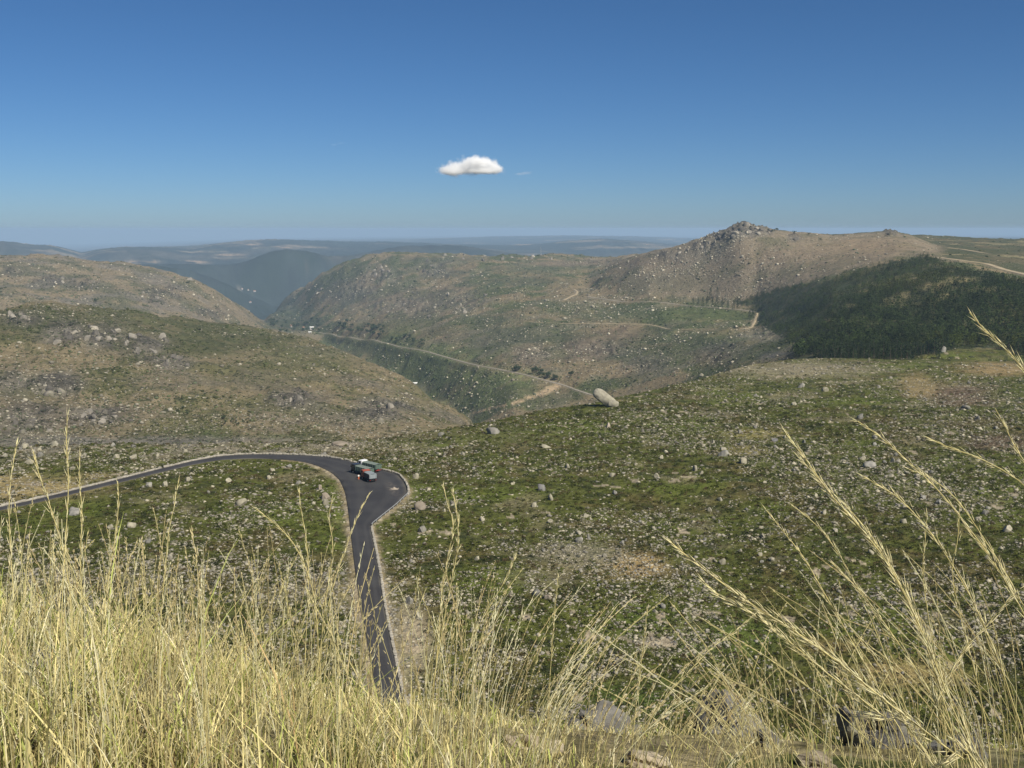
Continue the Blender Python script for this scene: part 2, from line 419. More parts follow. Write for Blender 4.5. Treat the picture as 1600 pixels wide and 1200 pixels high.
sel = (Rg > 140) & (Rg < 430) & (PXc > -260) & (PXc < 760)
xs, ys = Xg[sel], Yg[sel]
ins = inside_poly(xs, ys, RPOLY)
din, _ = line_dist(xs, ys, IN_W[::3]); dout, _ = line_dist(xs, ys, OUT_W[::3])
road_d = np.where(ins, 0, np.minimum(din, dout))
zr = z_road(xs, ys)
w = 1 - sstep(1.8, 11, road_d)
inner_side = (din < dout)
bank = np.where(inner_side, 0.5, -0.3) * sstep(1.5, 4, road_d) * (1 - sstep(6, 14, road_d))
Zg[sel] = Zg[sel] * (1 - w) + (zr - 0.12 - 0.25 * sstep(0.2, 2.0, road_d) * (~ins)) * w + bank
ROADD = np.full(Zg.shape, 1e6); ROADD[sel] = road_d
INNER_G = np.zeros(Zg.shape, bool); INNER_G[sel] = inner_side
# the knoll inside the bend
PXg, PYg = to_px(Xg, Yg, Zg)
kn = np.exp(-(((PXg - 230) / 190) ** 2 + ((PYg - 775) / 42) ** 2) ** 1.5) * (Rg < 345) * (Rg > 200)
Zg += 1.5 * kn * sstep(2, 16, ROADD)

# ---- lookups on the height field
IA = np.arange(NA); IR = np.arange(NR); LRR = np.log(RR)
def Hxy(x, y):
    x = np.asarray(x, float); y = np.asarray(y, float)
    az = np.arctan2(x, y); r = np.maximum(np.hypot(x, y), RR[0])
    fa = np.clip(np.interp(az, AZ, IA), 0, NA - 1.001); fr = np.clip(np.interp(np.log(r), LRR, IR), 0, NR - 1.001)
    a0 = fa.astype(int); r0 = fr.astype(int); u = fa - a0; v = fr - r0
    return (Zg[a0, r0] * (1 - u) * (1 - v) + Zg[a0 + 1, r0] * u * (1 - v) + Zg[a0, r0 + 1] * (1 - u) * v + Zg[a0 + 1, r0 + 1] * u * v)
def make_caster():
    E = np.maximum.accumulate(Zg / Rg, axis=1)
    def cast(x, y, rmin=0.0):
        """first ground point seen at photo pixel (x, y): X, Y, Z arrays (NaN where the sky is seen)"""
        x = np.atleast_1d(np.asarray(x, float)); y = np.atleast_1d(np.asarray(y, float))
        az, t = px_az_t(x, y)
        out = np.full((len(x), 3), np.nan)
        for s in range(0, len(x), 4000):
            sl = slice(s, s + 4000)
            a0 = np.clip(np.round(np.interp(az[sl], AZ, IA)).astype(int), 0, NA - 1)
            hit = (E[a0] >= t[sl][:, None]) & (RR[None, :] >= rmin)
            k = hit.argmax(1); ok = hit.any(1)
            k = np.maximum(k, 1); n = np.arange(len(a0))
            e1, e0 = E[a0, k], E[a0, k - 1]
            f = np.clip((t[sl] - e0) / np.maximum(e1 - e0, 1e-12), 0, 1)
            f = np.where(RR[k] - RR[k - 1] > 0.05 * RR[k], 1, f)
            r = RR[k - 1] + f * (RR[k] - RR[k - 1])
            X, Y = np.sin(az[sl]) * r, np.cos(az[sl]) * r
            P = np.stack([X, Y, Hxy(X, Y)], 1); P[~ok] = np.nan
            out[sl] = P
        return out
    return cast
cast = make_caster()

# ---- distant road and tracks: (name, label, width, material key, photo course)
TRACKS = [
 ("valley_road", 4.0, "track", [(498, 519), (520, 520), (545, 523.5), (575, 529), (605, 536), (640, 544), (675, 552), (700, 558), (720, 565), (750, 573), (785, 580), (815, 584), (840, 591), (862, 597), (882, 600), (890, 606), (905, 611), (925, 617)], 930),
 ("upper_road", 5.0, "track", [(918, 463), (935, 467), (960, 470), (1000, 471.5), (1050, 474), (1090, 477.5), (1130, 481), (1160, 484), (1180, 487)], 1300),
 ("lower_track", 3.6, "dirt", [(830, 503), (860, 504.5), (900, 505), (940, 506), (980, 505.5), (1012, 506), (1030, 510.5), (1060, 512), (1100, 512.5), (1150, 514), (1174, 513), (1180, 500), (1183, 489)], 1000),
 ("field_track", 4.0, "dirt", [(707, 437), (722, 432.5), (740, 428), (770, 424)], 1500),
 ("saddle_track", 5.0, "dirt", [(880, 469), (890, 464), (900, 460), (902, 455), (897, 452)], 1400),
 ("ridge_track", 9.0, "dirt", [(1466, 402), (1490, 405), (1520, 409), (1540, 411), (1560, 419), (1590, 427), (1640, 440)], 1300),
 ("plateau_track", 6.0, "dirt", [(1482, 387), (1500, 389), (1520, 392), (1545, 396)], 1700),
]
TRK = []
TRKD = np.full(Zg.shape, 1e6)
for nm, wd, mk, pix, rmin in TRACKS:
    P = cast([p[0] for p in pix], [p[1] for p in pix], rmin)
    P = P[~np.isnan(P[:, 0])]
    L = resample(P[:, :2], max(30, int(len(P) * 8)))
    L = smooth_line(L, 4)
    z = Hxy(L[:, 0], L[:, 1])
    for _ in range(25):
        z[1:-1] = 0.25 * z[:-2] + 0.5 * z[1:-1] + 0.25 * z[2:]
    rr = np.hypot(L[:, 0], L[:, 1])
    azl = np.arctan2(L[:, 0], L[:, 1])
    s2 = (Rg > rr.min() - 40) & (Rg < rr.max() + 40) & (AZg > azl.min() - .02) & (AZg < azl.max() + .02)
    d, zb = line_dist(Xg[s2], Yg[s2], L, z)
    ww = 1 - sstep(wd * 0.7, wd * 0.7 + 9, d)
    Zg[s2] = Zg[s2] * (1 - ww) + (zb - 0.25) * ww
    TRKD[s2] = np.minimum(TRKD[s2], d / wd)
    TRK.append((nm, wd, mk, L, z))
cast = make_caster()
PXg, PYg = to_px(Xg, Yg, Zg)

# ------------------------------------------------------------------ ground cover, as plain albedo by what grows or lies there
def C(*c): return np.array(c, np.float32)
def mixc(A, B, w):
    w = np.clip(w, 0, 1)[..., None]
    return A * (1 - w) + B * w
n40 = fbm(Xg / 45, Yg / 45, 4, 101); n9 = fbm(Xg / 10, Yg / 10, 4, 103); n3 = fbm(Xg / 3.1, Yg / 3.1, 3, 105)
n150 = fbm(Xg / 170, Yg / 170, 4, 107); nst = fbm(Xg / 60 + Yg / 200, Yg / 160, 4, 109)
wob = fbm(Xg / 14, Yg / 14, 4, 73)
shp = Zg.shape + (3,)
one = np.ones(shp, np.float32)
# spur heath
heath = mixc(C(.066, .073, .017) * one, C(.078, .068, .024) * one, sstep(.0, .5, n9 + .5 * n40))
heath = mixc(heath, C(.030, .036, .012) * one, sstep(.08, .5, n3 * .8 + .5 * fbm(Xg / 6, Yg / 6, 3, 111)))
heath = mixc(heath, C(.080, .098, .018) * one, sstep(.12, .5, fbm(Xg / 25, Yg / 25, 4, 113)) * .7)
heath = mixc(heath, C(.17, .145, .085) * one, sstep(.22, .6, fbm(Xg / 17, Yg / 17, 5, 117)) * .55)
col = heath * 1.18
stn = np.clip(.20 + .5 * fbm(Xg / 30, Yg / 30, 4, 121), .02, .8)
for (x, y, rx, ry, a) in ((1010, 645, 60, 22, .7), (1060, 680, 70, 18, .9), (1130, 692, 90, 20, 1.1), (1230, 706, 110, 20, 1.0), (1330, 740, 90, 20, .7), (1230, 575, 130, 12, .9), (1120, 600, 60, 12, .6), (1400, 760, 150, 60, .5), (1500, 650, 130, 60, .4), (1250, 800, 90, 50, .3),
                          (930, 870, 110, 30, .5), (640, 700, 120, 22, .5), (720, 740, 90, 25, .3), (180, 715, 130, 16, .4), (380, 860, 70, 60, .4), (250, 880, 200, 40, .3), (620, 880, 50, 60, .3), (1180, 640, 90, 30, .3)):
    stn += a * patch(x, y, rx, ry, 140, 790)
dry = mixc(C(.27, .20, .095) * one, C(.22, .17, .10) * one, sstep(-.2, .3, n3))
for (x, y, rx, ry, cc, a) in ((990, 885, 50, 22, (.26, .185, .08), .95), (900, 868, 75, 20, (.20, .18, .12), .8), (850, 900, 60, 20, (.17, .15, .09), .5), (1000, 968, 75, 26, (.080, .105, .022), .7), (1150, 990, 75, 34, (.085, .115, .025), .7), (1100, 1010, 60, 25, (.080, .105, .022), .6), (1010, 1085, 90, 30, (.075, .11, .022), .6),
                              (1410, 1055, 100, 26, (.25, .19, .085), .85), (1300, 1010, 60, 14, (.19, .13, .06), .7), (1240, 960, 90, 18, (.10, .09, .03), .6), (1485, 613, 62, 15, (.115, .084, .056), 1), (1437, 604, 28, 20, (.25, .19, .085), .8),
                              (1500, 628, 60, 7, (.125, .09, .06), .8), (1560, 576, 70, 11, (.24, .175, .085), .9), (1565, 690, 60, 14, (.12, .08, .062), .8), (1530, 660, 80, 8, (.12, .10, .05), .6), (1450, 600, 60, 8, (.2, .16, .08), .6), (30, 762, 110, 20, (.26, .205, .095), .95), (140, 745, 50, 8, (.24, .19, .09), .7),
                              (1180, 678, 60, 8, (.25, .21, .075), .6), (1160, 705, 40, 6, (.24, .2, .07), .5), (740, 680, 100, 14, (.13, .125, .05), .5), (560, 700, 110, 9, (.18, .155, .085), .6), (1240, 578, 130, 13, (.24, .205, .13), .75), (650, 1010, 34, 55, (.33, .27, .19), .9), (640, 960, 22, 30, (.28, .24, .16), .6), (1320, 850, 60, 30, (.06, .075, .025), .5)):
    col = mixc(col, C(*cc) * one * (1 + .25 * n3[..., None]), a * patch(x, y, rx, ry, 140, 790))
lip = sstep(-34, -8, Rg - EDGE) * (1 - sstep(20, 40, Rg - EDGE)) * sstep(640, 540, PXc)
col = mixc(col, C(.185, .160, .115) * one * (1 + .3 * n9[..., None]), lip * sstep(-.3, .1, n9 + .5 * n40) * .8); stn += lip * .45
# road verges of grit and dry grass
vg = (1 - sstep(.6, 2.8 + 2.2 * n3 + 2.8 * n9, ROADD)) * (1 - .75 * sstep(.0, .35, n9 + .6 * n3) * sstep(.8, 1.6, ROADD)) * np.where(INNER_G & (PXg < 440), .08, 1)
col = mixc(col, mixc(C(.28, .235, .165) * one, C(.22, .18, .10) * one, sstep(-.2, .3, n3)), vg)
stn = stn * (1 - vg * .5)
# hidden slope under the viewpoint and the foreground
fgw = 1 - sstep(9, 30, Rg)
fgc = mixc(C(.36, .30, .16) * one, C(.21, .18, .085) * one, sstep(-.2, .3, fbm(Xg / .25, Yg / .25, 4, 131)))
fgc = mixc(fgc, C(.10, .115, .035) * one, sstep(.1, .4, fbm(Xg / .6, Yg / .6, 3, 133)))
fgc = mixc(fgc, C(.27, .225, .14) * one, sstep(.2, .45, fbm(Xg / .35, Yg / .35, 4, 135)) * .6)
col = mixc(col, fgc, fgw); stn = stn * sstep(20, 140, Rg)

# left hill
mL = sstep(-10, 10, Rg - EDGE * 1.12) * (1 - sstep(0, 60, Rg - (LT + 60)))
lh = mixc(C(.170, .138, .082) * one, C(.100, .094, .044) * one, sstep(-.15, .35, n40 + .4 * n9))
lh = mixc(lh, C(.125, .110, .082) * one, sstep(.0, .4, fbm(Xg / 70, Yg / 70, 5, 141)) * .8)
lh = mixc(lh, C(.055, .058, .030) * one, sstep(.2, .5, n9 * .8 + .4 * n3) * .7)
for (x, y, rx, ry, cc, a) in ((330, 525, 150, 26, (.060, .066, .030), .9), (60, 500, 100, 26, (.060, .064, .030), .85), (200, 495, 90, 12, (.065, .07, .032), .7), (480, 560, 90, 24, (.085, .088, .040), .7), (300, 545, 90, 12, (.062, .066, .03), .7),
                              (420, 590, 110, 20, (.11, .10, .05), .5), (640, 620, 50, 26, (.14, .125, .066), .5), (320, 680, 50, 14, (.065, .078, .028), .8), (440, 685, 40, 7, (.065, .08, .03), .7), (90, 690, 60, 8, (.07, .07, .03), .6),
                              (30, 615, 60, 10, (.07, .075, .03), .6), (240, 690, 200, 9, (.125, .115, .10), .8), (60, 690, 90, 10, (.14, .13, .11), .6), (150, 475, 10, 6, (.045, .06, .03), .6), (440, 690, 60, 6, (.19, .165, .125), .6)):
    lh = mixc(lh, C(*cc) * one * (1 + .3 * n9[..., None]), a * patch(x, y, rx, ry, 480, 1500))
col = mixc(col, lh, mL)
# second hill, valley wall, right hill
mW = sstep(0, 60, Rg - (LT + 30))
wall = mixc(C(.185, .145, .085) * one, C(.076, .086, .036) * one, sstep(-.22, .2, nst + .6 * n40))
wall = mixc(wall, C(.150, .134, .092) * one, sstep(.1, .45, fbm(Xg / 50, Yg / 50, 5, 151)) * .7)
wall = mixc(wall, C(.060, .068, .034) * one, sstep(.12, .5, n9 + .4 * n40) * .6)
h2 = mixc(C(.185, .150, .098) * one, C(.105, .10, .062) * one, sstep(-.15, .3, n40 + .3 * n9))
h2 = mixc(h2, C(.145, .13, .108) * one, sstep(.05, .4, fbm(Xg / 60, Yg / 60, 4, 153)) * .7)
wall = mixc(wall, h2, sstep(425, 405, PXc))
rh = mixc(C(.185, .150, .102) * one, C(.125, .112, .068) * one, sstep(-.1, .35, n40 * .8 + .4 * n9))
up = sstep(0, 60, Rg - KR[19][:, None]) * sstep(930, 1010, PXc) * (1 - sstep(-60, 0, Rg - KR[21][:, None]))
wall = mixc(wall, rh, up)
green = C(.062, .078, .034) * one * (1 + .35 * n9[..., None])
for (x, y, rx, ry, cc, a) in ((650, 560, 90, 22, (.125, .145, .062), .95), (560, 540, 50, 12, (.115, .13, .062), .95), (740, 590, 90, 16, (.125, .150, .058), .9), (760, 620, 90, 18, (.125, .148, .058), .8), (840, 620, 60, 14, (.08, .078, .042), .8), (1090, 493, 95, 13, (.075, .090, .036), .95), (960, 490, 70, 14, (.060, .074, .034), .85),
                              (1000, 540, 150, 26, (.060, .066, .034), .75), (1130, 540, 80, 20, (.060, .070, .036), .7), (1080, 525, 100, 9, (.065, .076, .036), .7), (880, 480, 60, 12, (.08, .084, .044), .6), (850, 525, 80, 16, (.065, .07, .042), .6), (780, 500, 60, 16, (.080, .083, .048), .6), (850, 420, 80, 9, (.075, .085, .045), .8), (820, 440, 70, 8, (.068, .078, .044), .8), (700, 428, 34, 7, (.060, .065, .042), .8),
                              (690, 405, 90, 5, (.085, .088, .06), .6), (920, 545, 40, 18, (.16, .118, .082), .75), (975, 520, 50, 12, (.17, .125, .09), .6), (830, 555, 34, 16, (.15, .115, .085), .5), (1000, 580, 36, 14, (.155, .12, .085), .55), (1110, 560, 36, 14, (.165, .125, .085), .55), (600, 505, 60, 12, (.13, .115, .07), .5), (700, 520, 40, 14, (.155, .12, .082), .5),
                              (780, 535, 60, 20, (.10, .095, .07), .5), (1210, 560, 30, 12, (.10, .095, .09), .8), (660, 470, 70, 26, (.150, .118, .088), .5), (560, 470, 50, 24, (.125, .11, .085), .5), (1190, 525, 36, 9, (.20, .185, .14), .6), (460, 505, 50, 14, (.04, .05, .032), .85), (540, 460, 26, 26, (.075, .078, .055), .5), (440, 480, 40, 20, (.045, .055, .036), .8), (890, 560, 30, 6, (.16, .12, .085), .5),
                              (1350, 385, 80, 14, (.225, .165, .10), .6), (1300, 400, 80, 16, (.20, .155, .10), .5), (1200, 400, 80, 14, (.18, .135, .09), .4), (1160, 362, 40, 8, (.15, .135, .12), .8), (1090, 400, 60, 14, (.155, .135, .10), .6), (1060, 440, 60, 16, (.115, .105, .065), .6), (1000, 440, 50, 14, (.12, .11, .075), .5), (960, 410, 100, 6, (.15, .118, .085), .7), (880, 412, 60, 4, (.16, .125, .09), .7)):
    wall = mixc(wall, C(*cc) * one * (1 + .35 * n9[..., None]), a * patch(x, y, rx, ry, 900, 5000))
# plateau on the right, behind the crest
pl = mixc(C(.062, .066, .032) * one, C(.10, .085, .045) * one, sstep(0, .4, n40 + .4 * n150)); pl = mixc(pl, C(.21, .18, .10) * one, sstep(.30, .5, fbm(Xg / 120, Yg / 25, 4, 161)) * .8)
mP = sstep(1452, 1478, PXc + 8 * n40) * sstep(0, 30, Rg - KR[19][:, None] - 15) + sstep(-20, 60, Rg - KR[20][:, None] - 60) * sstep(1180, 1230, PXc)
wall = mixc(wall, pl, mP)
# ground scar below the valley road
for (x0, y0, x1, y1, wd) in ((872, 602, 845, 616, 10), (845, 616, 800, 630, 5), (800, 630, 740, 645, 3)):
    ax = np.stack([PXg - x0, PYg - y0]); dv = np.array([x1 - x0, y1 - y0]); L2 = dv @ dv
    t = np.clip((ax[0] * dv[0] + ax[1] * dv[1]) / L2, 0, 1)
    dd = np.hypot(ax[0] - t * dv[0], (ax[1] - t * dv[1]) * 1.3)
    wall = mixc(wall, C(.36, .27, .17) * one, (1 - sstep(wd * .3, wd * (.75 + .2 * wob), dd)) * (Rg > 1000) * (Rg < 1900))
col = mixc(col, wall, mW)
# pine plantation floor
FOREST = np.array([(1150, 473), (1185, 460), (1230, 447), (1280, 438), (1350, 419), (1400, 406), (1455, 398), (1470, 411), (1530, 425), (1600, 444), (1760, 482), (1760, 562), (1600, 548), (1530, 543), (1500, 541), (1480, 548), (1440, 556), (1380, 566), (1330, 570), (1280, 566), (1243, 560), (1238, 535), (1190, 508), (1176, 493), (1172, 482)], float)
mF = inside_poly(PXg + 14 * wob, PYg + 7 * n9, FOREST) & (Rg > 740) & (Rg < 2080)
ff = mixc(C(.040, .048, .022) * one, C(.075, .068, .034) * one, sstep(0, .4, n9))
for (x, y, rx, ry) in ((1395, 472, 22, 7), (1412, 460, 16, 6), (1460, 448, 34, 8), (1430, 436, 18, 5), (1500, 438, 30, 5), (1540, 452, 30, 4), (1350, 455, 10, 4), (1300, 500, 22, 3), (1330, 478, 14, 3), (1480, 462, 20, 4)):
    ff = mixc(ff, C(.19, .16, .08) * one, .85 * patch(x, y, rx, ry, 740, 2100))
ff = mixc(ff, C(.12, .11, .05) * one, sstep(.12, .4, fbm(Xg / 45, Yg / 70, 4, 163)) * .8)
col = np.where(mF[..., None], ff, col)
# crags grey-violet
col = mixc(col, mixc(C(.125, .112, .090) * one, C(.066, .060, .052) * one, sstep(.35, .6, cr1)), crag * (Rg > 450) * .9)
# tracks' own bare banks
col = mixc(col, C(.22, .18, .12) * one, (1 - sstep(.6, 1.15 + .5 * n9, TRKD)) * .7)
# far land: dark woods, pale fields
mD = sstep(4600, 5400, Rg)
fd = mixc(C(.026, .034, .030) * one, C(.066, .064, .052) * one, sstep(0, .5, fbm(Xg / 900, Yg / 900, 4, 171)))
fld = sstep(.28, .42, fbm(Xg / 700, Yg / 420, 4, 173)) * sstep(8300, 9500, Rg)
fd = mixc(fd, C(.24, .19, .13) * one, fld * .6)
fd = fd * (1 + .55 * fbm(Xg / 50, Yg / 110, 3, 183))[..., None]
fd = mixc(fd, C(.018, .028, .018) * one, sstep(.0, .4, fbm(Xg / 160, Yg / 220, 4, 179)) * .6)
for (x, y, rx, ry) in ((225, 409, 28, 2.6), (300, 410, 24, 3), (385, 382, 20, 2.2), (445, 386, 14, 1.6), (360, 398, 24, 1.5), (405, 379, 10, 1.5), (820, 382, 20, 1.2), (1000, 383, 20, 2)):
    fd = mixc(fd, C(.42, .30, .19) * one, .8 * patch(x, y, rx, ry, 7000, 14000) * sstep(-.25, .15, fbm(Xg / 260, Yg / 160, 4, 178)))
for (x, y, rx, ry) in ((478, 416, 7, 3), (470, 430, 14, 4), (430, 450, 14, 3), (380, 455, 12, 3)):
    fd = mixc(fd, C(.13, .09, .065) * one, .7 * patch(x, y, rx, ry, 5000, 9000) * sstep(-.2, .2, fbm(Xg / 120, Yg / 120, 3, 176)))
for (x, y, rx, ry) in ((380, 451, 8, 3), (355, 437, 4, 3), (398, 455, 6, 3), (390, 475, 8, 2)):
    fd = mixc(fd, C(.42, .38, .33) * one, .9 * patch(x, y, rx, ry, 5000, 9000) * sstep(0, .3, fbm(Xg / 40, Yg / 40, 3, 177)))
col = mixc(col, fd, mD)
# stone speckle: r = near stones, g = far stones, b = far dark shrubs
farst = np.clip(.10 + .35 * fbm(Xg / 110, Yg / 110, 4, 181) + .25 * crag, 0, .7)
for (x, y, rx, ry, a) in ((800, 490, 110, 30, .35), (920, 480, 60, 14, .5), (1200, 520, 60, 12, .6), (1050, 420, 90, 16, .5), (1110, 385, 60, 20, .7), (1160, 362, 40, 10, .6), (380, 520, 80, 10, .4), (90, 480, 60, 14, .3), (860, 450, 90, 8, .4), (640, 440, 120, 26, .25), (840, 550, 50, 14, .4)):
    farst += a * patch(x, y, rx, ry, 950, 4200)
aux = np.stack([stn * (1 - farw) * (1 - fgw), farst * farw * (1 - mD) * (~mF), (.35 + .5 * n40) * farw * (1 - mD) * (1 - up * .4)], -1)
aux = np.clip(aux, 0, 1)
aux[..., 0] *= np.clip(ROADD / 6, .15, 1)
col = np.clip(col, .012, .6)

# ------------------------------------------------------------------ materials
class NT:
    def __init__(s, name):
        s.m = bpy.data.materials.new(name); s.m.use_nodes = True
        s.t = s.m.node_tree; s.n = s.t.nodes; s.l = s.t.links
        s.b = s.n.get("Principled BSDF"); s.out = s.n.get("Material Output")
    def node(s, typ, ins=None, **kw):
        nd = s.n.new(typ)
        for k, v in kw.items(): setattr(nd, k, v)
        for k, v in (ins or {}).items(): s.put(nd.inputs[k], v)
        return nd
    def put(s, sock, v):
        if hasattr(v, "is_output"): s.l.new(v, sock)
        elif isinstance(v, bpy.types.Node): s.l.new(v.outputs[0], sock)
        else: sock.default_value = v
    def math(s, op, a, b=0.0, c=None, clamp=False):
        nd = s.node("ShaderNodeMath", {0: a, 1: b}, operation=op, use_clamp=clamp)
        if c is not None: s.put(nd.inputs[2], c)
        return nd.outputs[0]
    def mix(s, f, a, b, blend='MIX'):
        nd = s.node("ShaderNodeMix", data_type='RGBA', blend_type=blend)
        s.put(nd.inputs["Factor"], f)
        ca = [q for q in nd.inputs if q.type == 'RGBA']
        s.put(ca[0], a); s.put(ca[1], b)
        return [q for q in nd.outputs if q.type == 'RGBA'][0]
    def maprange(s, v, a, b, c=0.0, d=1.0, smooth=True):
        nd = s.node("ShaderNodeMapRange", {0: v, 1: a, 2: b, 3: c, 4: d})
        if smooth: nd.interpolation_type = 'SMOOTHSTEP'
        return nd.outputs[0]
    def noise(s, scale, detail=4.0, rough=0.55, vec=None, dist=0.0):
        nd = s.node("ShaderNodeTexNoise", {"Scale": scale, "Detail": detail, "Roughness": rough, "Distortion": dist})
        if vec is not None: s.put(nd.inputs["Vector"], vec)
        return nd.outputs[0]
    def pos(s):
        return s.node("ShaderNodeNewGeometry").outputs["Position"]
    def obj(s):
        return s.node("ShaderNodeTexCoord").outputs["Object"]
    def attr(s, name):
        return s.node("ShaderNodeAttribute", attribute_name=name).outputs["Color"]
    def set(s, **kw):
        for k, v in kw.items(): s.put(s.b.inputs[k.replace("_", " ")], v)
        return s
    def bump(s, h, strength=0.5, dist=0.1, normal=None):
        nd = s.node("ShaderNodeBump", {"Height": h, "Strength": strength, "Distance": dist})
        if normal is not None: s.put(nd.inputs["Normal"], normal)
        s.put(s.b.inputs["Normal"], nd.outputs[0])
        return nd.outputs[0]

def V4(c, a=1.0): return (c[0], c[1], c[2], a)

def mat_simple(name, c, rough=0.6, metal=0.0, var=0.12, scale=6.0, spec=0.3, bump=0.0):
    m = NT(name)
    v = m.noise(scale, 4, .6, m.obj())
    f = m.maprange(v, .25, .75, 1 - var, 1 + var, False)
    cc = m.mix(1.0, V4(c), m.node("ShaderNodeCombineColor", {0: f, 1: f, 2: f}).outputs[0], 'MULTIPLY')
    m.set(Base_Color=cc, Roughness=rough, Metallic=metal, Specular_IOR_Level=spec)
    if bump: m.bump(v, bump, 0.02)
    return m.m

def ground_material():
    m = NT("hillside_ground")
    p = m.pos()
    base = m.attr("cover"); aux = m.node("ShaderNodeSeparateColor", {0: m.attr("aux")})
    nA = m.noise(0.9, 6, .65, p); nB = m.noise(0.16, 6, .65, p)
    dist = m.node("ShaderNodeVectorMath", {0: p}, operation='LENGTH').outputs["Value"]
    nearf = m.maprange(dist, 10, 40, 1, 0)
    nC = m.noise(14.0, 6, .7, p)
    fA = m.maprange(nA, .28, .72, .55, 1.45, False)
    fB = m.maprange(nB, .28, .72, .66, 1.34, False)
    fC = m.math('ADD', m.math('MULTIPLY', m.math('SUBTRACT', m.maprange(nC, .3, .7, .45, 1.5, False), 1.0), nearf), 1.0)
    f = m.math('MULTIPLY', m.math('MULTIPLY', fA, fB), fC)
    col = m.mix(1.0, base, m.node("ShaderNodeCombineColor", {0: f, 1: f, 2: f}).outputs[0], 'MULTIPLY')
    # far dark shrubs on the slopes
    def cells(scale, dens, r0, r1, jit=1.0):
        v = m.node("ShaderNodeTexVoronoi", {"Vector": p, "Scale": scale, "Randomness": jit})
        sc = m.node("ShaderNodeSeparateColor", {0: v.outputs["Color"]})
        on = m.math('LESS_THAN', sc.outputs[0], dens)
        rad = m.maprange(sc.outputs[2], 0, 1, r0 * .5, r0, False)
        edge = m.math('SUBTRACT', 1.0, m.math('DIVIDE', v.outputs["Distance"], rad), clamp=True)
        return m.math('MULTIPLY', on, m.math('MINIMUM', m.math('MULTIPLY', edge, 3.0), 1.0)), sc.outputs[1], edge, on
    k1, c1, e1, o1 = cells(.22, aux.outputs[2], .5, .3)
    col = m.mix(m.math('MULTIPLY', k1, .8), col, (.040, .045, .022, 1))
    k2, c2, e2, o2 = cells(.20, aux.outputs[1], .40, .2)
    k3, c3, e3, o3 = cells(.75, aux.outputs[0], .42, .2)
    k4, c4, e4, o4 = cells(.42, m.math('MULTIPLY', aux.outputs[1], .8), .42, .2)
    st1 = m.mix(c2, (.22, .195, .155, 1), (.42, .385, .31, 1))
    st2 = m.mix(c3, (.20, .185, .15, 1), (.40, .375, .30, 1))
    col = m.mix(m.math('MULTIPLY', k2, .85), col, st1)
    col = m.mix(m.math('MULTIPLY', k4, .8), col, st1)
    col = m.mix(m.math('MULTIPLY', k3, .9), col, st2)
    m.set(Base_Color=col, Roughness=.95, Specular_IOR_Level=.1)
    h = m.math('ADD', m.math('MULTIPLY', nA, .8), m.math('MULTIPLY', nB, 2.6))
    h = m.math('ADD', h, m.math('MULTIPLY', m.math('MULTIPLY', e3, o3), .8))
    h = m.math('ADD', h, m.math('MULTIPLY', m.math('MULTIPLY', e2, o2), 2.6))
    h = m.math('ADD', h, m.math('MULTIPLY', m.math('MULTIPLY', e4, o4), 1.3))
    h = m.math('ADD', h, m.math('MULTIPLY', k1, 1.4))
    farh = m.maprange(dist, 10, 120, .03, 1.0)
    h = m.math('ADD', m.math('MULTIPLY', h, farh), m.math('MULTIPLY', m.math('MULTIPLY', nC, .05), nearf))
    m.bump(h, 0.9, 1.0)
    return m.m
M_GROUND = ground_material()

# ------------------------------------------------------------------ ground sheet
def grid_faces(na, nr):
    i = np.arange((na - 1) * nr).reshape(na - 1, nr)[:, :-1].ravel()
    return np.stack([i, i + nr, i + nr + 1, i + 1], 1)[:, ::-1].astype(np.int32)
GV = np.stack([Xg, Yg, Zg], -1).reshape(-1, 3)
ground = np_obj("ground", GV, grid_faces(NA, NR), [M_GROUND], smooth=True,
                attrs={"cover": col.reshape(-1, 3), "aux": aux.reshape(-1, 3)})
tag(ground, "rocky mountain slopes and valley with green heath and bare granite", kind="structure")

def haze_box():
    m = bpy.data.materials.new("haze_air"); m.use_nodes = True
    nt = m.node_tree
    for n in list(nt.nodes):
        if n.type == 'BSDF_PRINCIPLED': nt.nodes.remove(n)
    v = nt.nodes.new("ShaderNodeVolumePrincipled")
    v.inputs["Color"].default_value = (.455, .64, .86, 1)
    v.inputs["Density"].default_value = HAZE_DENSITY
    v.inputs["Anisotropy"].default_value = 0.0
    nt.links.new(v.outputs[0], nt.nodes["Material Output"].inputs["Volume"])
    bm = bmesh.new()
    zlo = float(Zg.min()) - 1.0
    zhi = max(float(Zg.max()) + 3.0, 26.0)
    add_box(bm, (0, 30800, (zlo + zhi) / 2), (122000, 66000, zhi - zlo))
    o = bm_obj("haze", bm, m)
    tag(o, kind="stuff", label="thin blue air over the valley and the far hills", cat="haze")
    o.display_type = 'WIRE'
    return zhi
HAZE_TOP = haze_box()


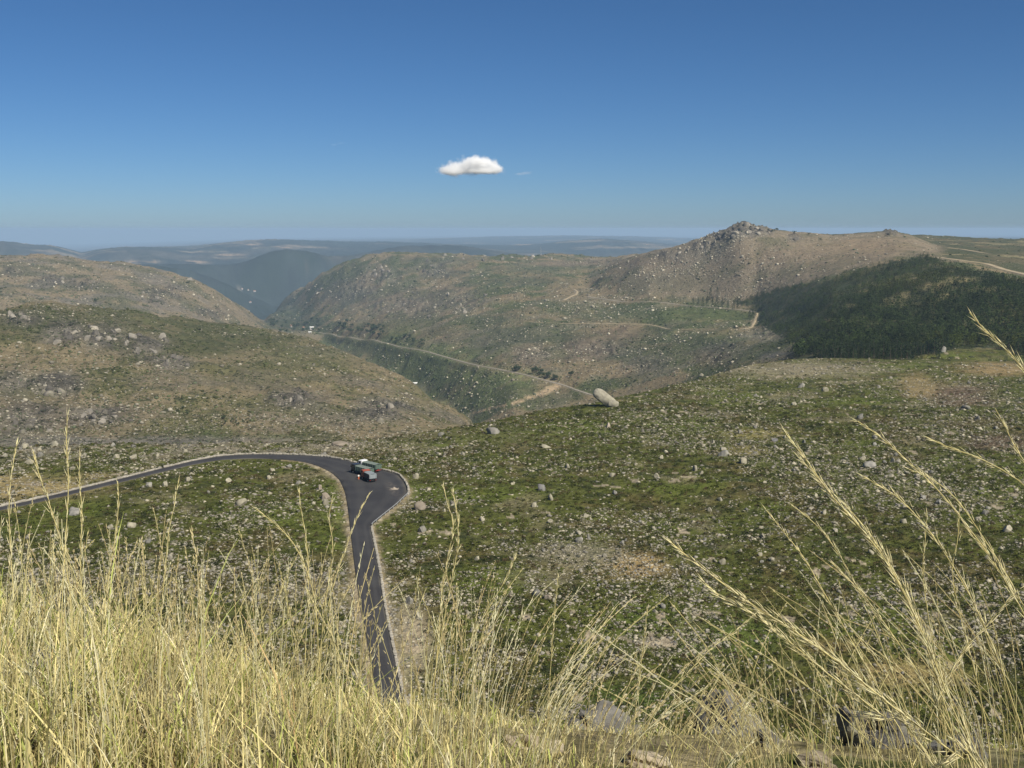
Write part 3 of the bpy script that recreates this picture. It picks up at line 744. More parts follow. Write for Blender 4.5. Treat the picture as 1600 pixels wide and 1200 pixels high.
# ------------------------------------------------------------------ the asphalt road with its pull-off
def road_surface():
    n = 620
    def arc(P):
        s = np.concatenate([[0], np.cumsum(np.hypot(*np.diff(P, axis=0).T))]); return s
    # pair the two edges through their matching places so that the strip does not fold
    def idx_near(P, q): return int(np.argmin(np.hypot(P[:, 0] - q[0], P[:, 1] - q[1])))
    pairs = [((585, 1075), (625, 1075)), ((546, 815), (578, 822)), ((539, 768), (637, 770)), ((518, 738), (622, 741.5)), ((480, 722.5), (548, 721)), ((420, 716.5), (440, 710)), ((340, 718.5), (340, 713)), ((150, 763), (150, 757.5))]
    ii = [0] + [idx_near(IN_W, road_pt(*a)) for a, b in pairs] + [len(IN_W) - 1]
    oo = [0] + [idx_near(OUT_W, road_pt(*b)) for a, b in pairs] + [len(OUT_W) - 1]
    A, B = [], []
    for k in range(len(ii) - 1):
        m = 46
        A.append(resample(IN_W[ii[k]:ii[k + 1] + 1], m)[: m - (k < len(ii) - 2)])
        B.append(resample(OUT_W[oo[k]:oo[k + 1] + 1], m)[: m - (k < len(ii) - 2)])
    A, B = np.concatenate(A), np.concatenate(B)
    w = 13
    rows = []
    for j in range(w):
        f = j / (w - 1)
        P = A * (1 - f) + B * f
        z = z_road(P[:, 0], P[:, 1]) + 0.05 * (1 - (2 * f - 1) ** 2)
        rows.append(np.concatenate([P, z[:, None]], 1))
    # thickness: drop the outer rows
    lo1 = rows[0].copy(); lo1[:, 2] -= 0.35; lo2 = rows[-1].copy(); lo2[:, 2] -= 0.35
    rows = [lo1] + rows + [lo2]
    V = np.stack(rows, 0)                       # (w+2, n, 3)
    F = grid_faces(V.shape[0], V.shape[1])
    m = NT("asphalt")
    p = m.pos()
    n1 = m.noise(.12, 5, .6, p); n2 = m.noise(9.0, 4, .6, p)
    ac = m.node("ShaderNodeSeparateColor", {0: m.attr("across")}).outputs[0]
    tr = m.math('ABSOLUTE', m.math('SUBTRACT', m.math('ABSOLUTE', m.math('SUBTRACT', ac, .5)), .23))
    c = m.mix(m.maprange(n1, .35, .65), (.031, .030, .032, 1), (.043, .042, .043, 1))
    c = m.mix(m.math('MULTIPLY', m.maprange(tr, .03, .12, 1, 0), .35), c, (.060, .058, .056, 1))
    c = m.mix(m.math('MULTIPLY', m.maprange(m.math('ABSOLUTE', m.math('SUBTRACT', ac, .5)), .40, .5), m.math('MULTIPLY', m.maprange(n1, .3, .7), .6)), c, (.11, .10, .08, 1))
    f = m.maprange(n2, .3, .7, .8, 1.2, False)
    c = m.mix(1.0, c, m.node("ShaderNodeCombineColor", {0: f, 1: f, 2: f}).outputs[0], 'MULTIPLY')
    # a dusty smear where loads have been tipped on the pull-off
    a = px_ground(606, 752); b = px_ground(622, 776)
    sub = m.node("ShaderNodeVectorMath", {0: p, 1: ((a[0] + b[0]) / 2, (a[1] + b[1]) / 2, a[2])}, operation='SUBTRACT').outputs[0]
    rot = m.node("ShaderNodeVectorRotate", {"Vector": sub, "Angle": -math.atan2(b[1] - a[1], b[0] - a[0])}, rotation_type='Z_AXIS').outputs[0]
    sc = m.node("ShaderNodeVectorMath", {0: rot, 1: (.075, .42, 0)}, operation='MULTIPLY').outputs[0]
    dd = m.node("ShaderNodeVectorMath", {0: sc}, operation='LENGTH').outputs["Value"]
    sm = m.math('MULTIPLY', m.maprange(dd, .2, 1.0, 1, 0), m.maprange(m.noise(.8, 5, .7, p), .42, .68))
    c = m.mix(m.math('MULTIPLY', sm, .5), c, (.20, .165, .13, 1))
    m.set(Base_Color=c, Roughness=.8, Specular_IOR_Level=.25)
    m.bump(n2, .3, .02)
    acr = np.concatenate([[0], np.linspace(0, 1, w), [1]])[:, None] * np.ones((1, V.shape[1]))
    o = np_obj("road", V.reshape(-1, 3), F, [m.m], smooth=False, attrs={"across": np.repeat(acr.reshape(-1, 1), 3, 1)})
    tag(o, "dark fresh asphalt mountain road bending round a pull-off", kind="structure")
    return o
def px_ground(x, y):
    q = road_pt(x, y)
    return Vector((q[0], q[1], float(z_road(q[0], q[1]))))
road_surface()

def ribbon(name, L, z, wd, mat, kind="structure"):
    d = np.gradient(L, axis=0); d /= np.linalg.norm(d, axis=1)[:, None] + 1e-9
    nrm = np.stack([-d[:, 1], d[:, 0]], 1)
    jit = 1 + .12 * np.sin(np.arange(len(L)) * .9)[:, None]
    rows = []
    for k, dz in ((-.5, -.8), (-.5, .15), (-.2, .22), (.2, .22), (.5, .15), (.5, -.8)):
        P = L + nrm * wd * k * jit
        rows.append(np.concatenate([P, (z + dz)[:, None]], 1))
    V = np.stack(rows, 0)
    o = np_obj(name, V.reshape(-1, 3), grid_faces(V.shape[0], V.shape[1]), [mat])
    tag(o, kind=kind)
    return o
M_TRACK = mat_simple("worn_road", (.24, .21, .165), .9, var=.2, scale=.08)
M_DIRT = mat_simple("bare_track_earth", (.29, .235, .15), .95, var=.25, scale=.08)
TLAB = {"valley_road": "pale road descending along the far valley side", "upper_road": "grey road contouring below the rocky peak", "lower_track": "narrow dirt track crossing the green slope to the pines",
        "field_track": "short pale track on the far plateau", "saddle_track": "pale zigzag of track on the far saddle", "ridge_track": "broad pale track above the pine plantation", "plateau_track": "thin pale track on the dark plateau"}
for nm, wd, mk, L, z in TRK:
    o = ribbon(nm, L, z, wd, M_TRACK if mk == "track" else M_DIRT)
    o["label"] = TLAB[nm]

# ------------------------------------------------------------------ stone kerb and guard rail on the outer side
def granite(name, c1, c2, scale=1.2, lichen=.25, bump=.6, dist=.06, coords='obj'):
    m = NT(name)
    p = m.obj() if coords == 'obj' else m.pos()
    rnd = m.node("ShaderNodeObjectInfo").outputs["Random"]
    n1 = m.noise(scale, 7, .65, p); n2 = m.noise(scale * 7, 5, .6, p); n3 = m.noise(scale * .6, 3, .5, p)
    c = m.mix(m.maprange(n1, .32, .68), V4(c1), V4(c2))
    c = m.mix(m.math('MULTIPLY', m.maprange(n3, .5, .66), lichen), c, (.22, .21, .13, 1))
    c = m.mix(m.math('MULTIPLY', m.maprange(n2, .55, .75), .45), c, (.075, .07, .066, 1))
    f = m.maprange(rnd, 0, 1, .72, 1.15, False)
    c = m.mix(1.0, c, m.node("ShaderNodeCombineColor", {0: f, 1: f, 2: m.math('MULTIPLY', f, .98)}).outputs[0], 'MULTIPLY')
    m.set(Base_Color=c, Roughness=.9, Specular_IOR_Level=.2)
    m.bump(m.math('ADD', n1, m.math('MULTIPLY', n2, .35)), bump, dist)
    return m.m
M_GRANITE = granite("pale_granite", (.17, .155, .125), (.32, .295, .235))
M_GRANITE_G = granite("grey_granite", (.13, .125, .115), (.26, .245, .22))
M_GRANITE_W = granite("sunbleached_granite", (.22, .20, .15), (.35, .32, .245), lichen=.25)
M_GRANITE_N = granite("lichened_granite", (.075, .072, .068), (.20, .19, .175), scale=9, lichen=.55, bump=1.0, dist=.02)
M_GRANITE_T = granite("tan_granite", (.24, .195, .135), (.40, .34, .25), scale=11, lichen=.3, bump=1.0, dist=.018)

def hull_rock(rng, sub, planes=13, flat=.75, rough=.06):
    """a split, angular boulder: the inside of random planes, then weathered"""
    bm = bmesh.new(); bmesh.ops.create_icosphere(bm, subdivisions=sub, radius=1.0)
    V = np.array([v.co[:] for v in bm.verts]); F = np.array([[v.index for v in f.verts] for f in bm.faces], np.int32); bm.free()
    N = rng.normal(size=(planes, 3)); N /= np.linalg.norm(N, axis=1)[:, None]
    D = rng.uniform(.58, 1.0, planes)
    dots = np.maximum(V @ N.T, 1e-3)
    R = (D[None] / dots)
    R = np.minimum(R.min(1), 1.15)
    ph = rng.uniform(0, 50, 3)
    nz = fbm(V[:, 0] * 2.2 + ph[0] + V[:, 2], V[:, 1] * 2.2 + ph[1] - V[:, 2] * .7, 3, int(ph[2]))
    V = V * (R * (1 + rough * 2 * nz))[:, None]
    V *= np.array([rng.uniform(.85, 1.25), rng.uniform(.8, 1.1), flat * rng.uniform(.8, 1.15)])
    V /= np.abs(V[:, :2]).max()
    return V, F

def merge(bases, idx, pos, scl, rot, tilt=None):
    """many copies of small base shapes joined in one mesh; rot = yaw"""
    Vs, Fs, ids = [], [], []
    off = 0
    for b, (V, F) in enumerate(bases):
        m = np.nonzero(idx == b)[0]
        if not len(m): continue
        c, s = np.cos(rot[m]), np.sin(rot[m])
        S = scl[m] if scl.ndim == 2 else np.repeat(scl[m][:, None], 3, 1)
        P = V[None] * S[:, None, :]
        X = P[..., 0] * c[:, None] - P[..., 1] * s[:, None]; Y = P[..., 0] * s[:, None] + P[..., 1] * c[:, None]
        W = np.stack([X, Y, P[..., 2]], -1) + pos[m][:, None, :]
        Vs.append(W.reshape(-1, 3))
        Fs.append((F[None] + (np.arange(len(m)) * len(V))[:, None, None] + off).reshape(-1, F.shape[1]))
        ids.append(np.repeat(m, len(V))); off += len(m) * len(V)
    return np.concatenate(Vs), np.concatenate(Fs).astype(np.int32), np.concatenate(ids)

rk = np.random.default_rng(5)
ROCK1 = [hull_rock(rk, 1, 9, .8, .05) for _ in range(10)]
ROCK3 = [hull_rock(rk, 3, 13, .60, .05) for _ in range(12)]

def kerb():
    jl = int(np.argmin(np.abs(OUT_W[:, 0] - road_pt(637, 772)[0]) + np.abs(OUT_W[:, 1] - road_pt(637, 772)[1])))
    jr = int(np.argmin(np.abs(OUT_W[:, 0] - road_pt(578, 822)[0]) + np.abs(OUT_W[:, 1] - road_pt(578, 822)[1])))
    pts, yaw, size = [], [], []
    def run(P, step, h, gap=.0):
        s = np.concatenate([[0], np.cumsum(np.hypot(*np.diff(P, axis=0).T))])
        q = np.arange(.3, s[-1] - .3, step)
        X = np.interp(q, s, P[:, 0]); Y = np.interp(q, s, P[:, 1])
        dx, dy = np.gradient(X), np.gradient(Y)
        for x, y, a in zip(X, Y, np.arctan2(dy, dx)):
            if rk.random() < gap: continue
            n = np.array([-math.sin(a), math.cos(a)])
            o = 0.35
            # outward = away from the road centre
            px_, py_ = x + n[0] * .8, y + n[1] * .8
            if inside_poly(np.array([px_]), np.array([py_]), RPOLY)[0]: n = -n
            px_, py_ = x + n[0] * o, y + n[1] * o
            hh = h * rk.uniform(.75, 1.25)
            pts.append((px_, py_, float(z_road(px_, py_)) + hh * .28 - .08)); yaw.append(a + rk.normal(0, .06)); size.append((step * .56, .30 * rk.uniform(.8, 1.2), hh * .62))
    run(OUT_W[:jr + 1], 1.0, .30, .03)
    run(OUT_W[jl:], 1.15, .62, .02)
    bx = []
    for k in range(6):
        bm = bmesh.new(); add_box(bm, (0, 0, 0), (2, 2, 2))
        bmesh.ops.bevel(bm, geom=bm.edges[:], offset=.25, segments=1, affect='EDGES')
        bmesh.ops.triangulate(bm, faces=bm.faces[:])
        V = np.array([v.co[:] for v in bm.verts]) + rk.normal(0, .07, (len(bm.verts), 3)); F = np.array([[v.index for v in f.verts] for f in bm.faces], np.int32); bm.free()
        bx.append((V, F))
    V, F, _ = merge(bx, rk.integers(0, 6, len(pts)), np.array(pts), np.array(size), np.array(yaw))
    o = np_obj("stone_kerb", V, F, [granite("kerb_stone", (.19, .172, .145), (.31, .285, .24), scale=.6, lichen=.1, coords='pos')])
    tag(o, "low kerb wall of rough pale stones along the outer road edge", "kerb wall")
    # guard rail on the straight side of the pull-off
    G = OUT_W[jl - 0:jl + 1] if jl < jr else OUT_W[jr:jl + 1]
    L = resample(G, 40)
    d = np.gradient(L, axis=0); d /= np.linalg.norm(d, axis=1)[:, None]
    n = np.stack([d[:, 1], -d[:, 0]], 1)
    t0 = L[20] + n[20]
    if inside_poly(np.array([t0[0]]), np.array([t0[1]]), RPOLY)[0]: n = -n
    L = L + n * .25
    z = z_road(L[:, 0], L[:, 1])
    root = empty("guard_rail", (L[20][0], L[20][1], z[20]))
    tag(root, "pale metal guard rail on the straight side of the pull-off", "guard rail")
    M_RAIL = mat_simple("galvanised_steel", (.52, .53, .53), .45, .6, scale=3)
    prof = [(-.02, .42), (.05, .47), (0, .53), (.0, .57), (.05, .63), (-.02, .70), (-.05, .70), (-.05, .42)]
    V = np.stack([np.concatenate([L - n * a, (z + b)[:, None]], 1) for a, b in prof + prof[:1]], 0) - np.array(root.location)
    np_obj("rail_beam", V.reshape(-1, 3), grid_faces(len(prof) + 1, len(L)), [M_RAIL], parent=root)
    for k in range(1, 40, 4):
        bm = bmesh.new(); add_box(bm, (L[k][0] + n[k][0] * .12 - root.location.x, L[k][1] + n[k][1] * .12 - root.location.y, z[k] + .2 - root.location.z), (.10, .10, 1.0))
        bm_obj("post", bm, M_RAIL, root)
kerb()

# ------------------------------------------------------------------ lorries
MT = {
 "white": mat_simple("white_cab_paint", (.72, .72, .70), .35, spec=.5, var=.06), "dark": mat_simple("dark_cab_paint", (.025, .025, .03), .3, spec=.5),
 "orange": mat_simple("orange_cab_paint", (.32, .075, .035), .4, spec=.5), "green": mat_simple("green_tarpaulin", (.15, .178, .152), .7, var=.2, scale=1.5, bump=.3),
 "greenside": mat_simple("green_body_steel", (.085, .12, .095), .5, var=.2, scale=2), "greytop": mat_simple("grey_tarpaulin", (.20, .225, .235), .65, var=.15, scale=1.5, bump=.3),
 "darkside": mat_simple("dark_body_steel", (.035, .033, .04), .5, var=.25, scale=2), "chassis": mat_simple("black_chassis", (.02, .02, .02), .6), "red": mat_simple("red_bumper_paint", (.24, .035, .03), .45),
 "rubber": mat_simple("tyre_rubber", (.018, .018, .018), .9), "rim": mat_simple("wheel_rim_steel", (.35, .34, .33), .4, .5), "lamp": mat_simple("lamp_lens", (.75, .72, .62), .15, spec=.6), "tail": mat_simple("tail_lens", (.20, .02, .015), .2),
}
_g = NT("windscreen_glass"); _g.set(Base_Color=(.02, .025, .03, 1), Roughness=.06, Specular_IOR_Level=.8); MT["glass"] = _g.m

def lorry(name, label, nose_px, tail_px, L, W, hb, cab, top, side, axles, tail_red=False):
    """nose and tail are ground points; the lorry stands between them, cab at the nose"""
    a, b = px_ground(*nose_px), px_ground(*tail_px)
    d = (a - b); d.z = 0; d.normalize()
    c = (a + b) / 2
    root = empty(name, (c.x, c.y, float(z_road(c.x, c.y)) + .06), math.atan2(d.y, d.x))
    tag(root, label, "lorry", "lorries parked on the pull-off")
    h = L / 2
    bm = bmesh.new()
    for s in (-1, 1): add_box(bm, (-.1, s * .42, .88), (L - .5, .16, .28))
    add_box(bm, (h - .25, 0, .62), (.18, W - .15, .34))
    for x in (-h + .5, -1.0, .8): add_box(bm, (x, 0, .88), (.14, .8, .2))
    ch = bm_obj("chassis", bm, MT["chassis"], root)
    bm = bmesh.new(); add_cyl(bm, (.5, -.75, .8), (1.5, -.75, .8), .3, seg=14); bm_obj("fuel_tank", bm, MT["rim"], root, True)
    # cab: raked front, rounded edges
    bm = bmesh.new()
    vs = add_box(bm, (h - 1.02, 0, 1.88), (2.0, W, 2.05))
    for v in vs:
        if v.co.x > h - .5 and v.co.z > 2.2: v.co.x -= .28
    cabo = bm_obj("cab", bm, MT[cab], root, bevel=.10)
    bm = bmesh.new()
    vs = add_box(bm, (h - .10, 0, 2.30), (.05, W - .34, .86))
    for v in vs: v.co.x -= .136 * (v.co.z - 1.6) + .02
    bm_obj("windscreen", bm, MT["glass"], root)
    for s in (-1, 1):
        bm = bmesh.new(); add_box(bm, (h - .98, s * (W / 2 + .005), 2.32), (1.05, .03, .68)); bm_obj("side_window", bm, MT["glass"], root)
        bm = bmesh.new(); add_box(bm, (h - .02, s * (W / 2 - .32), 1.05), (.08, .34, .2)); bm_obj("headlight", bm, MT["lamp"], root, bevel=.02)
        bm = bmesh.new(); add_box(bm, (h - .2, s * (W / 2 + .18), 2.2), (.10, .26, .5)); add_box(bm, (h - .25, s * (W / 2 + .05), 2.5), (.05, .2, .05)); bm_obj("mirror", bm, MT["chassis"], root)
        bm = bmesh.new(); add_box(bm, (-h - .01, s * (W / 2 - .3), .78), (.06, .36, .16)); bm_obj("tail_light", bm, MT["tail"], root)
    bm = bmesh.new(); add_box(bm, (h + .03, 0, 1.35), (.05, W - .8, .42))
    for k in range(4): add_box(bm, (h + .07, 0, 1.2 + k * .1), (.03, W - .9, .03))
    bm_obj("grille", bm, MT["chassis"], root)
    bm = bmesh.new(); add_box(bm, (h + .05, 0, .68), (.16, W, .34)); bm_obj("front_bumper", bm, MT[cab if not tail_red else "chassis"], root, bevel=.04)
    # tipper body with ribs and a sheeted, slightly bellied top
    x0, x1 = -h, h - 2.25
    bm = bmesh.new()
    add_box(bm, ((x0 + x1) / 2, 0, 1.18), (x1 - x0, W - .1, .16))
    for s in (-1, 1):
        add_box(bm, ((x0 + x1) / 2, s * (W / 2 - .05), 1.26 + hb / 2), (x1 - x0, .09, hb))
        for k in range(6): add_box(bm, (x0 + .3 + k * (x1 - x0 - .6) / 5, s * (W / 2 + .03), 1.26 + hb / 2), (.12, .08, hb - .05))
    add_box(bm, (x1 - .05, 0, 1.26 + hb / 2 + .1), (.1, W - .2, hb + .2))
    bm_obj("tipper_body", bm, MT[side], root)
    bm = bmesh.new(); add_box(bm, (x0 - .02, 0, 1.26 + hb / 2), (.08, W - .12, hb - .02))
    for k in range(3): add_box(bm, (x0 - .08, (k - 1) * .8, 1.26 + hb / 2), (.06, .1, hb - .1))
    bm_obj("tailgate", bm, MT["greytop" if side == "darkside" else side], root)
    nx, ny = 14, 9
    X, Y = np.meshgrid(np.linspace(x0 + .02, x1 - .02, nx), np.linspace(-W / 2 + .0, W / 2 - .0, ny), indexing='ij')
    Z = 1.27 + hb + .16 * np.cos(Y / W * PI) + .035 * np.sin(X * 4.2)
    top_v = np.stack([X, Y, Z], -1).reshape(-1, 3)
    np_obj("tarpaulin", np.concatenate([top_v, top_v - [0, 0, .05]]), np.concatenate([grid_faces(nx, ny)[:, ::-1], grid_faces(nx, ny) + nx * ny]), [MT[top]], parent=root)
    bm = bmesh.new(); add_box(bm, (-h + .15, 0, .6), (.12, W - .1, .16)); add_box(bm, (-h + .25, 0, .8), (.08, .8, .3)); bm_obj("rear_bumper", bm, MT["red" if tail_red else "chassis"], root, bevel=.02)
    for x in axles:
        for s in (-1, 1):
            bm = bmesh.new(); add_cyl(bm, (h - x, s * (W / 2 - .36), .5), (h - x, s * (W / 2 - .02), .5), .5, seg=24)
            bmesh.ops.bevel(bm, geom=[e for e in bm.edges if abs(e.verts[0].co.y - e.verts[1].co.y) < 1e-4], offset=.05, segments=2, affect='EDGES')
            wv = bm_obj("wheel", bm, MT["rubber"], root)
            bm = bmesh.new(); add_cyl(bm, (h - x, s * (W / 2 - .06), .5), (h - x, s * (W / 2 + .0), .5), .29, .2, seg=18); bm_obj("rim", bm, MT["rim"], wv)
            bm = bmesh.new()
            for k in range(7):
                an = math.radians(20 + k * 23.4)
                add_box(bm, (h - x + .6 * math.cos(an), s * (W / 2 - .2), .5 + .6 * math.sin(an)), (.05, .42, .27), Matrix.Rotation(-an, 4, 'Y'))
            bm_obj("mudguard", bm, MT["chassis"], root)
    return root
lorry("tipper_lorry", "green sheeted lorry with a white cab, farthest of the three, beside the kerb", (559.5, 731), (596, 739.5), 8.6, 2.45, 1.25, "white", "green", "greenside", (1.2, 5.6, 6.9), True)
lorry("tipper_lorry", "green sheeted lorry with a dark cab, between the other two lorries", (549, 737), (584, 746.5), 8.8, 2.45, 1.25, "dark", "green", "greenside", (1.2, 5.8, 7.1))
lorry("tipper_lorry", "shorter dark bodied lorry with an orange cab and grey top, nearest of the three", (567.5, 746.5), (585, 755.5), 6.6, 2.4, 1.3, "orange", "greytop", "darkside", (1.2, 5.4))

# ------------------------------------------------------------------ the person standing in front of the nearest lorry
def skin_mesh(name, verts, edges, radii, mat, parent=None, sub=2):
    me = bpy.data.meshes.new(name)
    me.from_pydata(verts, edges, [])
    o = bpy.data.objects.new(name, me); COL.objects.link(o)
    sk = o.modifiers.new("skin", 'SKIN'); sk.use_smooth_shade = True
    for i, r in enumerate(radii):
        me.skin_vertices[0].data[i].radius = (r, r) if not isinstance(r, tuple) else r
    me.skin_vertices[0].data[0].use_root = True
    ss = o.modifiers.new("sub", 'SUBSURF'); ss.levels = sub; ss.render_levels = sub
    dg = bpy.context.evaluated_depsgraph_get()
    new = bpy.data.meshes.new_from_object(o.evaluated_get(dg))
    bpy.data.objects.remove(o); new.name = name
    new.materials.clear(); new.materials.append(mat)
    r = bpy.data.objects.new(name, new)
    return link(r, parent)
def person():
    p = px_ground(560.5, 750)
    root = empty("person", (p.x, p.y, float(z_road(p.x, p.y)) + .05), math.radians(200))
    tag(root, "person in white shirt and orange work trousers standing on the asphalt by the orange cab", "person")
    skin = mat_simple("skin", (.42, .25, .17), .55); shirt = mat_simple("white_shirt", (.72, .70, .66), .8); trou = mat_simple("orange_trousers", (.60, .14, .04), .8)
    V = [(0, 0, .95), (0, .01, 1.12), (0, .01, 1.30), (0, 0, 1.43), (0, -.01, 1.50), (0, -.02, 1.60), (0, -.015, 1.70)]
    E = [(0, 1), (1, 2), (2, 3), (3, 4), (4, 5), (5, 6)]
    R = [(.17, .12), (.15, .10), (.18, .12), (.13, .09), .055, (.085, .10), (.06, .075)]
    def chain(start, pts, rad):
        i = start
        for q, r in zip(pts, rad):
            V.append(q); R.append(r); E.append((i, len(V) - 1)); i = len(V) - 1
        return i
    for s in (-1, 1):
        chain(0, [(s * .10, 0, .86), (s * .12, -.02 * s, .50), (s * .13, .02, .09), (s * .14, -.14, .04)], [.10, .062, .042, .035])
        w = chain(3, [(s * .19, 0, 1.41), (s * .27, .03, 1.14), (s * .26, -.10 - .05 * s, .92), (s * .255, -.14 - .05 * s, .85)], [.065, .048, .032, (.042, .02)])
        hx, hy, hz = V[w]
        for k, (dx, ln) in enumerate(((-.028, .07), (-.010, .082), (.010, .078), (.028, .06))):
            chain(w, [(hx + dx * .6, hy - .02, hz - .04), (hx + dx, hy - .035, hz - .04 - ln * .5), (hx + dx, hy - .03, hz - .04 - ln)], [.010, .009, .007])
        chain(w, [(hx - s * .035, hy - .02, hz + .0), (hx - s * .05, hy - .04, hz - .04)], [.011, .008])
    skin_mesh("body", V, E, R, skin, root, 1)
    skin_mesh("shirt", [(0, 0, .93), (0, .01, 1.14), (0, .01, 1.30), (0, 0, 1.44), (.21, 0, 1.40), (.26, .02, 1.22), (-.21, 0, 1.40), (-.26, .02, 1.22)], [(0, 1), (1, 2), (2, 3), (3, 4), (4, 5), (3, 6), (6, 7)],
              [(.19, .14), (.18, .125), (.20, .14), (.12, .10), .08, .07, .08, .07], shirt, root)
    skin_mesh("trousers", [(0, 0, .98), (0, 0, .90), (.10, 0, .82), (.12, -.02, .48), (.13, .02, .12), (-.10, 0, .82), (-.12, .02, .48), (-.13, .02, .12)], [(0, 1), (1, 2), (2, 3), (3, 4), (1, 5), (5, 6), (6, 7)],
              [(.185, .135), (.18, .135), .115, .085, .075, .115, .085, .075], trou, root)
    bm = bmesh.new(); bmesh.ops.create_uvsphere(bm, u_segments=16, v_segments=10, radius=.112)
    for v in bm.verts: v.co = Vector((v.co.x * .95, v.co.y * 1.08 + .0, max(v.co.z, -.02) + 1.685))
    bm_obj("hair", bm, mat_simple("dark_hair", (.03, .022, .016), .7), root, True)
person()

# a little heap of grit left on the pull-off
def grit():
    p = px_ground(616, 764)
    g = np.linspace(-1.3, 1.3, 26)
    X, Y = np.meshgrid(g, g, indexing='ij')
    d = np.hypot(X, Y)
    Z = .5 * np.exp(-(d / .62) ** 2) * (1 + .5 * fbm(X * 2.5, Y * 2.5, 3, 7)) + .05 * fbm(X * 6, Y * 6, 2, 8) - .03
    V = np.stack([X * 1.0, Y * .9, Z], -1).reshape(-1, 3)
    o = np_obj("grit_heap", V, grid_faces(26, 26)[:, ::-1], [mat_simple("grit", (.27, .23, .185), .95, var=.3, bump=.5)], smooth=True)
    o.location = (p.x, p.y, p.z + .05)
    tag(o, "small pale heap of grit left on the dark asphalt of the pull-off", "grit heap")
grit()

# ------------------------------------------------------------------ boulders
flatV = lambda A: A.reshape(-1, A.shape[-1])
def ground_sample(arr, x, y):
    az = np.arctan2(x, y); r = np.hypot(x, y)
    a = np.clip(np.round(np.interp(az, AZ, IA)).astype(int), 0, NA - 1); k = np.clip(np.round(np.interp(np.log(r), LRR, IR)).astype(int), 0, NR - 1)
    return arr[a, k]

R3M = {}
def rock_mesh(i, mat):
    k = (i, mat.name)
    if k not in R3M:
        R3M[k] = np_mesh("boulder", *ROCK3[i], [mat], smooth=False)
        R3M[k].polygons.foreach_set("use_smooth", np.ones(len(R3M[k].polygons), bool))
        try: R3M[k].set_sharp_from_angle(angle=math.radians(38))
        except Exception: pass
    return R3M[k]
def boulder(x, y, w, h, mat, label, group=None, i=None, yaw=None, rmin=100, name="boulder", sink=.42):
    P = cast([x], [y], rmin)[0]
    if np.isnan(P[0]): return None
    d = float(np.linalg.norm(P)); mw = w / FPX * d; mh = h / FPX * d
    if i is None: i = int(rk.integers(0, 12))
    o = bpy.data.objects.new(name, rock_mesh(i, mat)); link(o)
    V = ROCK3[i][0]; zr_ = V[:, 2].max() - V[:, 2].min()
    sz = mh / zr_ * 1.5
    o.scale = (mw / 2, mw / 2 * rk.uniform(.75, 1.05), sz)
    o.rotation_euler = (rk.normal(0, .2), rk.normal(0, .2), rk.uniform(0, 2 * PI) if yaw is None else yaw)
    o.location = (P[0], P[1] + mw * .3, float(Hxy(P[0], P[1] + mw * .3)) - V[:, 2].min() * sz - sink * zr_ * sz)
    tag(o, label, "boulder", group)
    BPOS.append((P[0], P[1], mw / 2))
    return o
BPOS = []
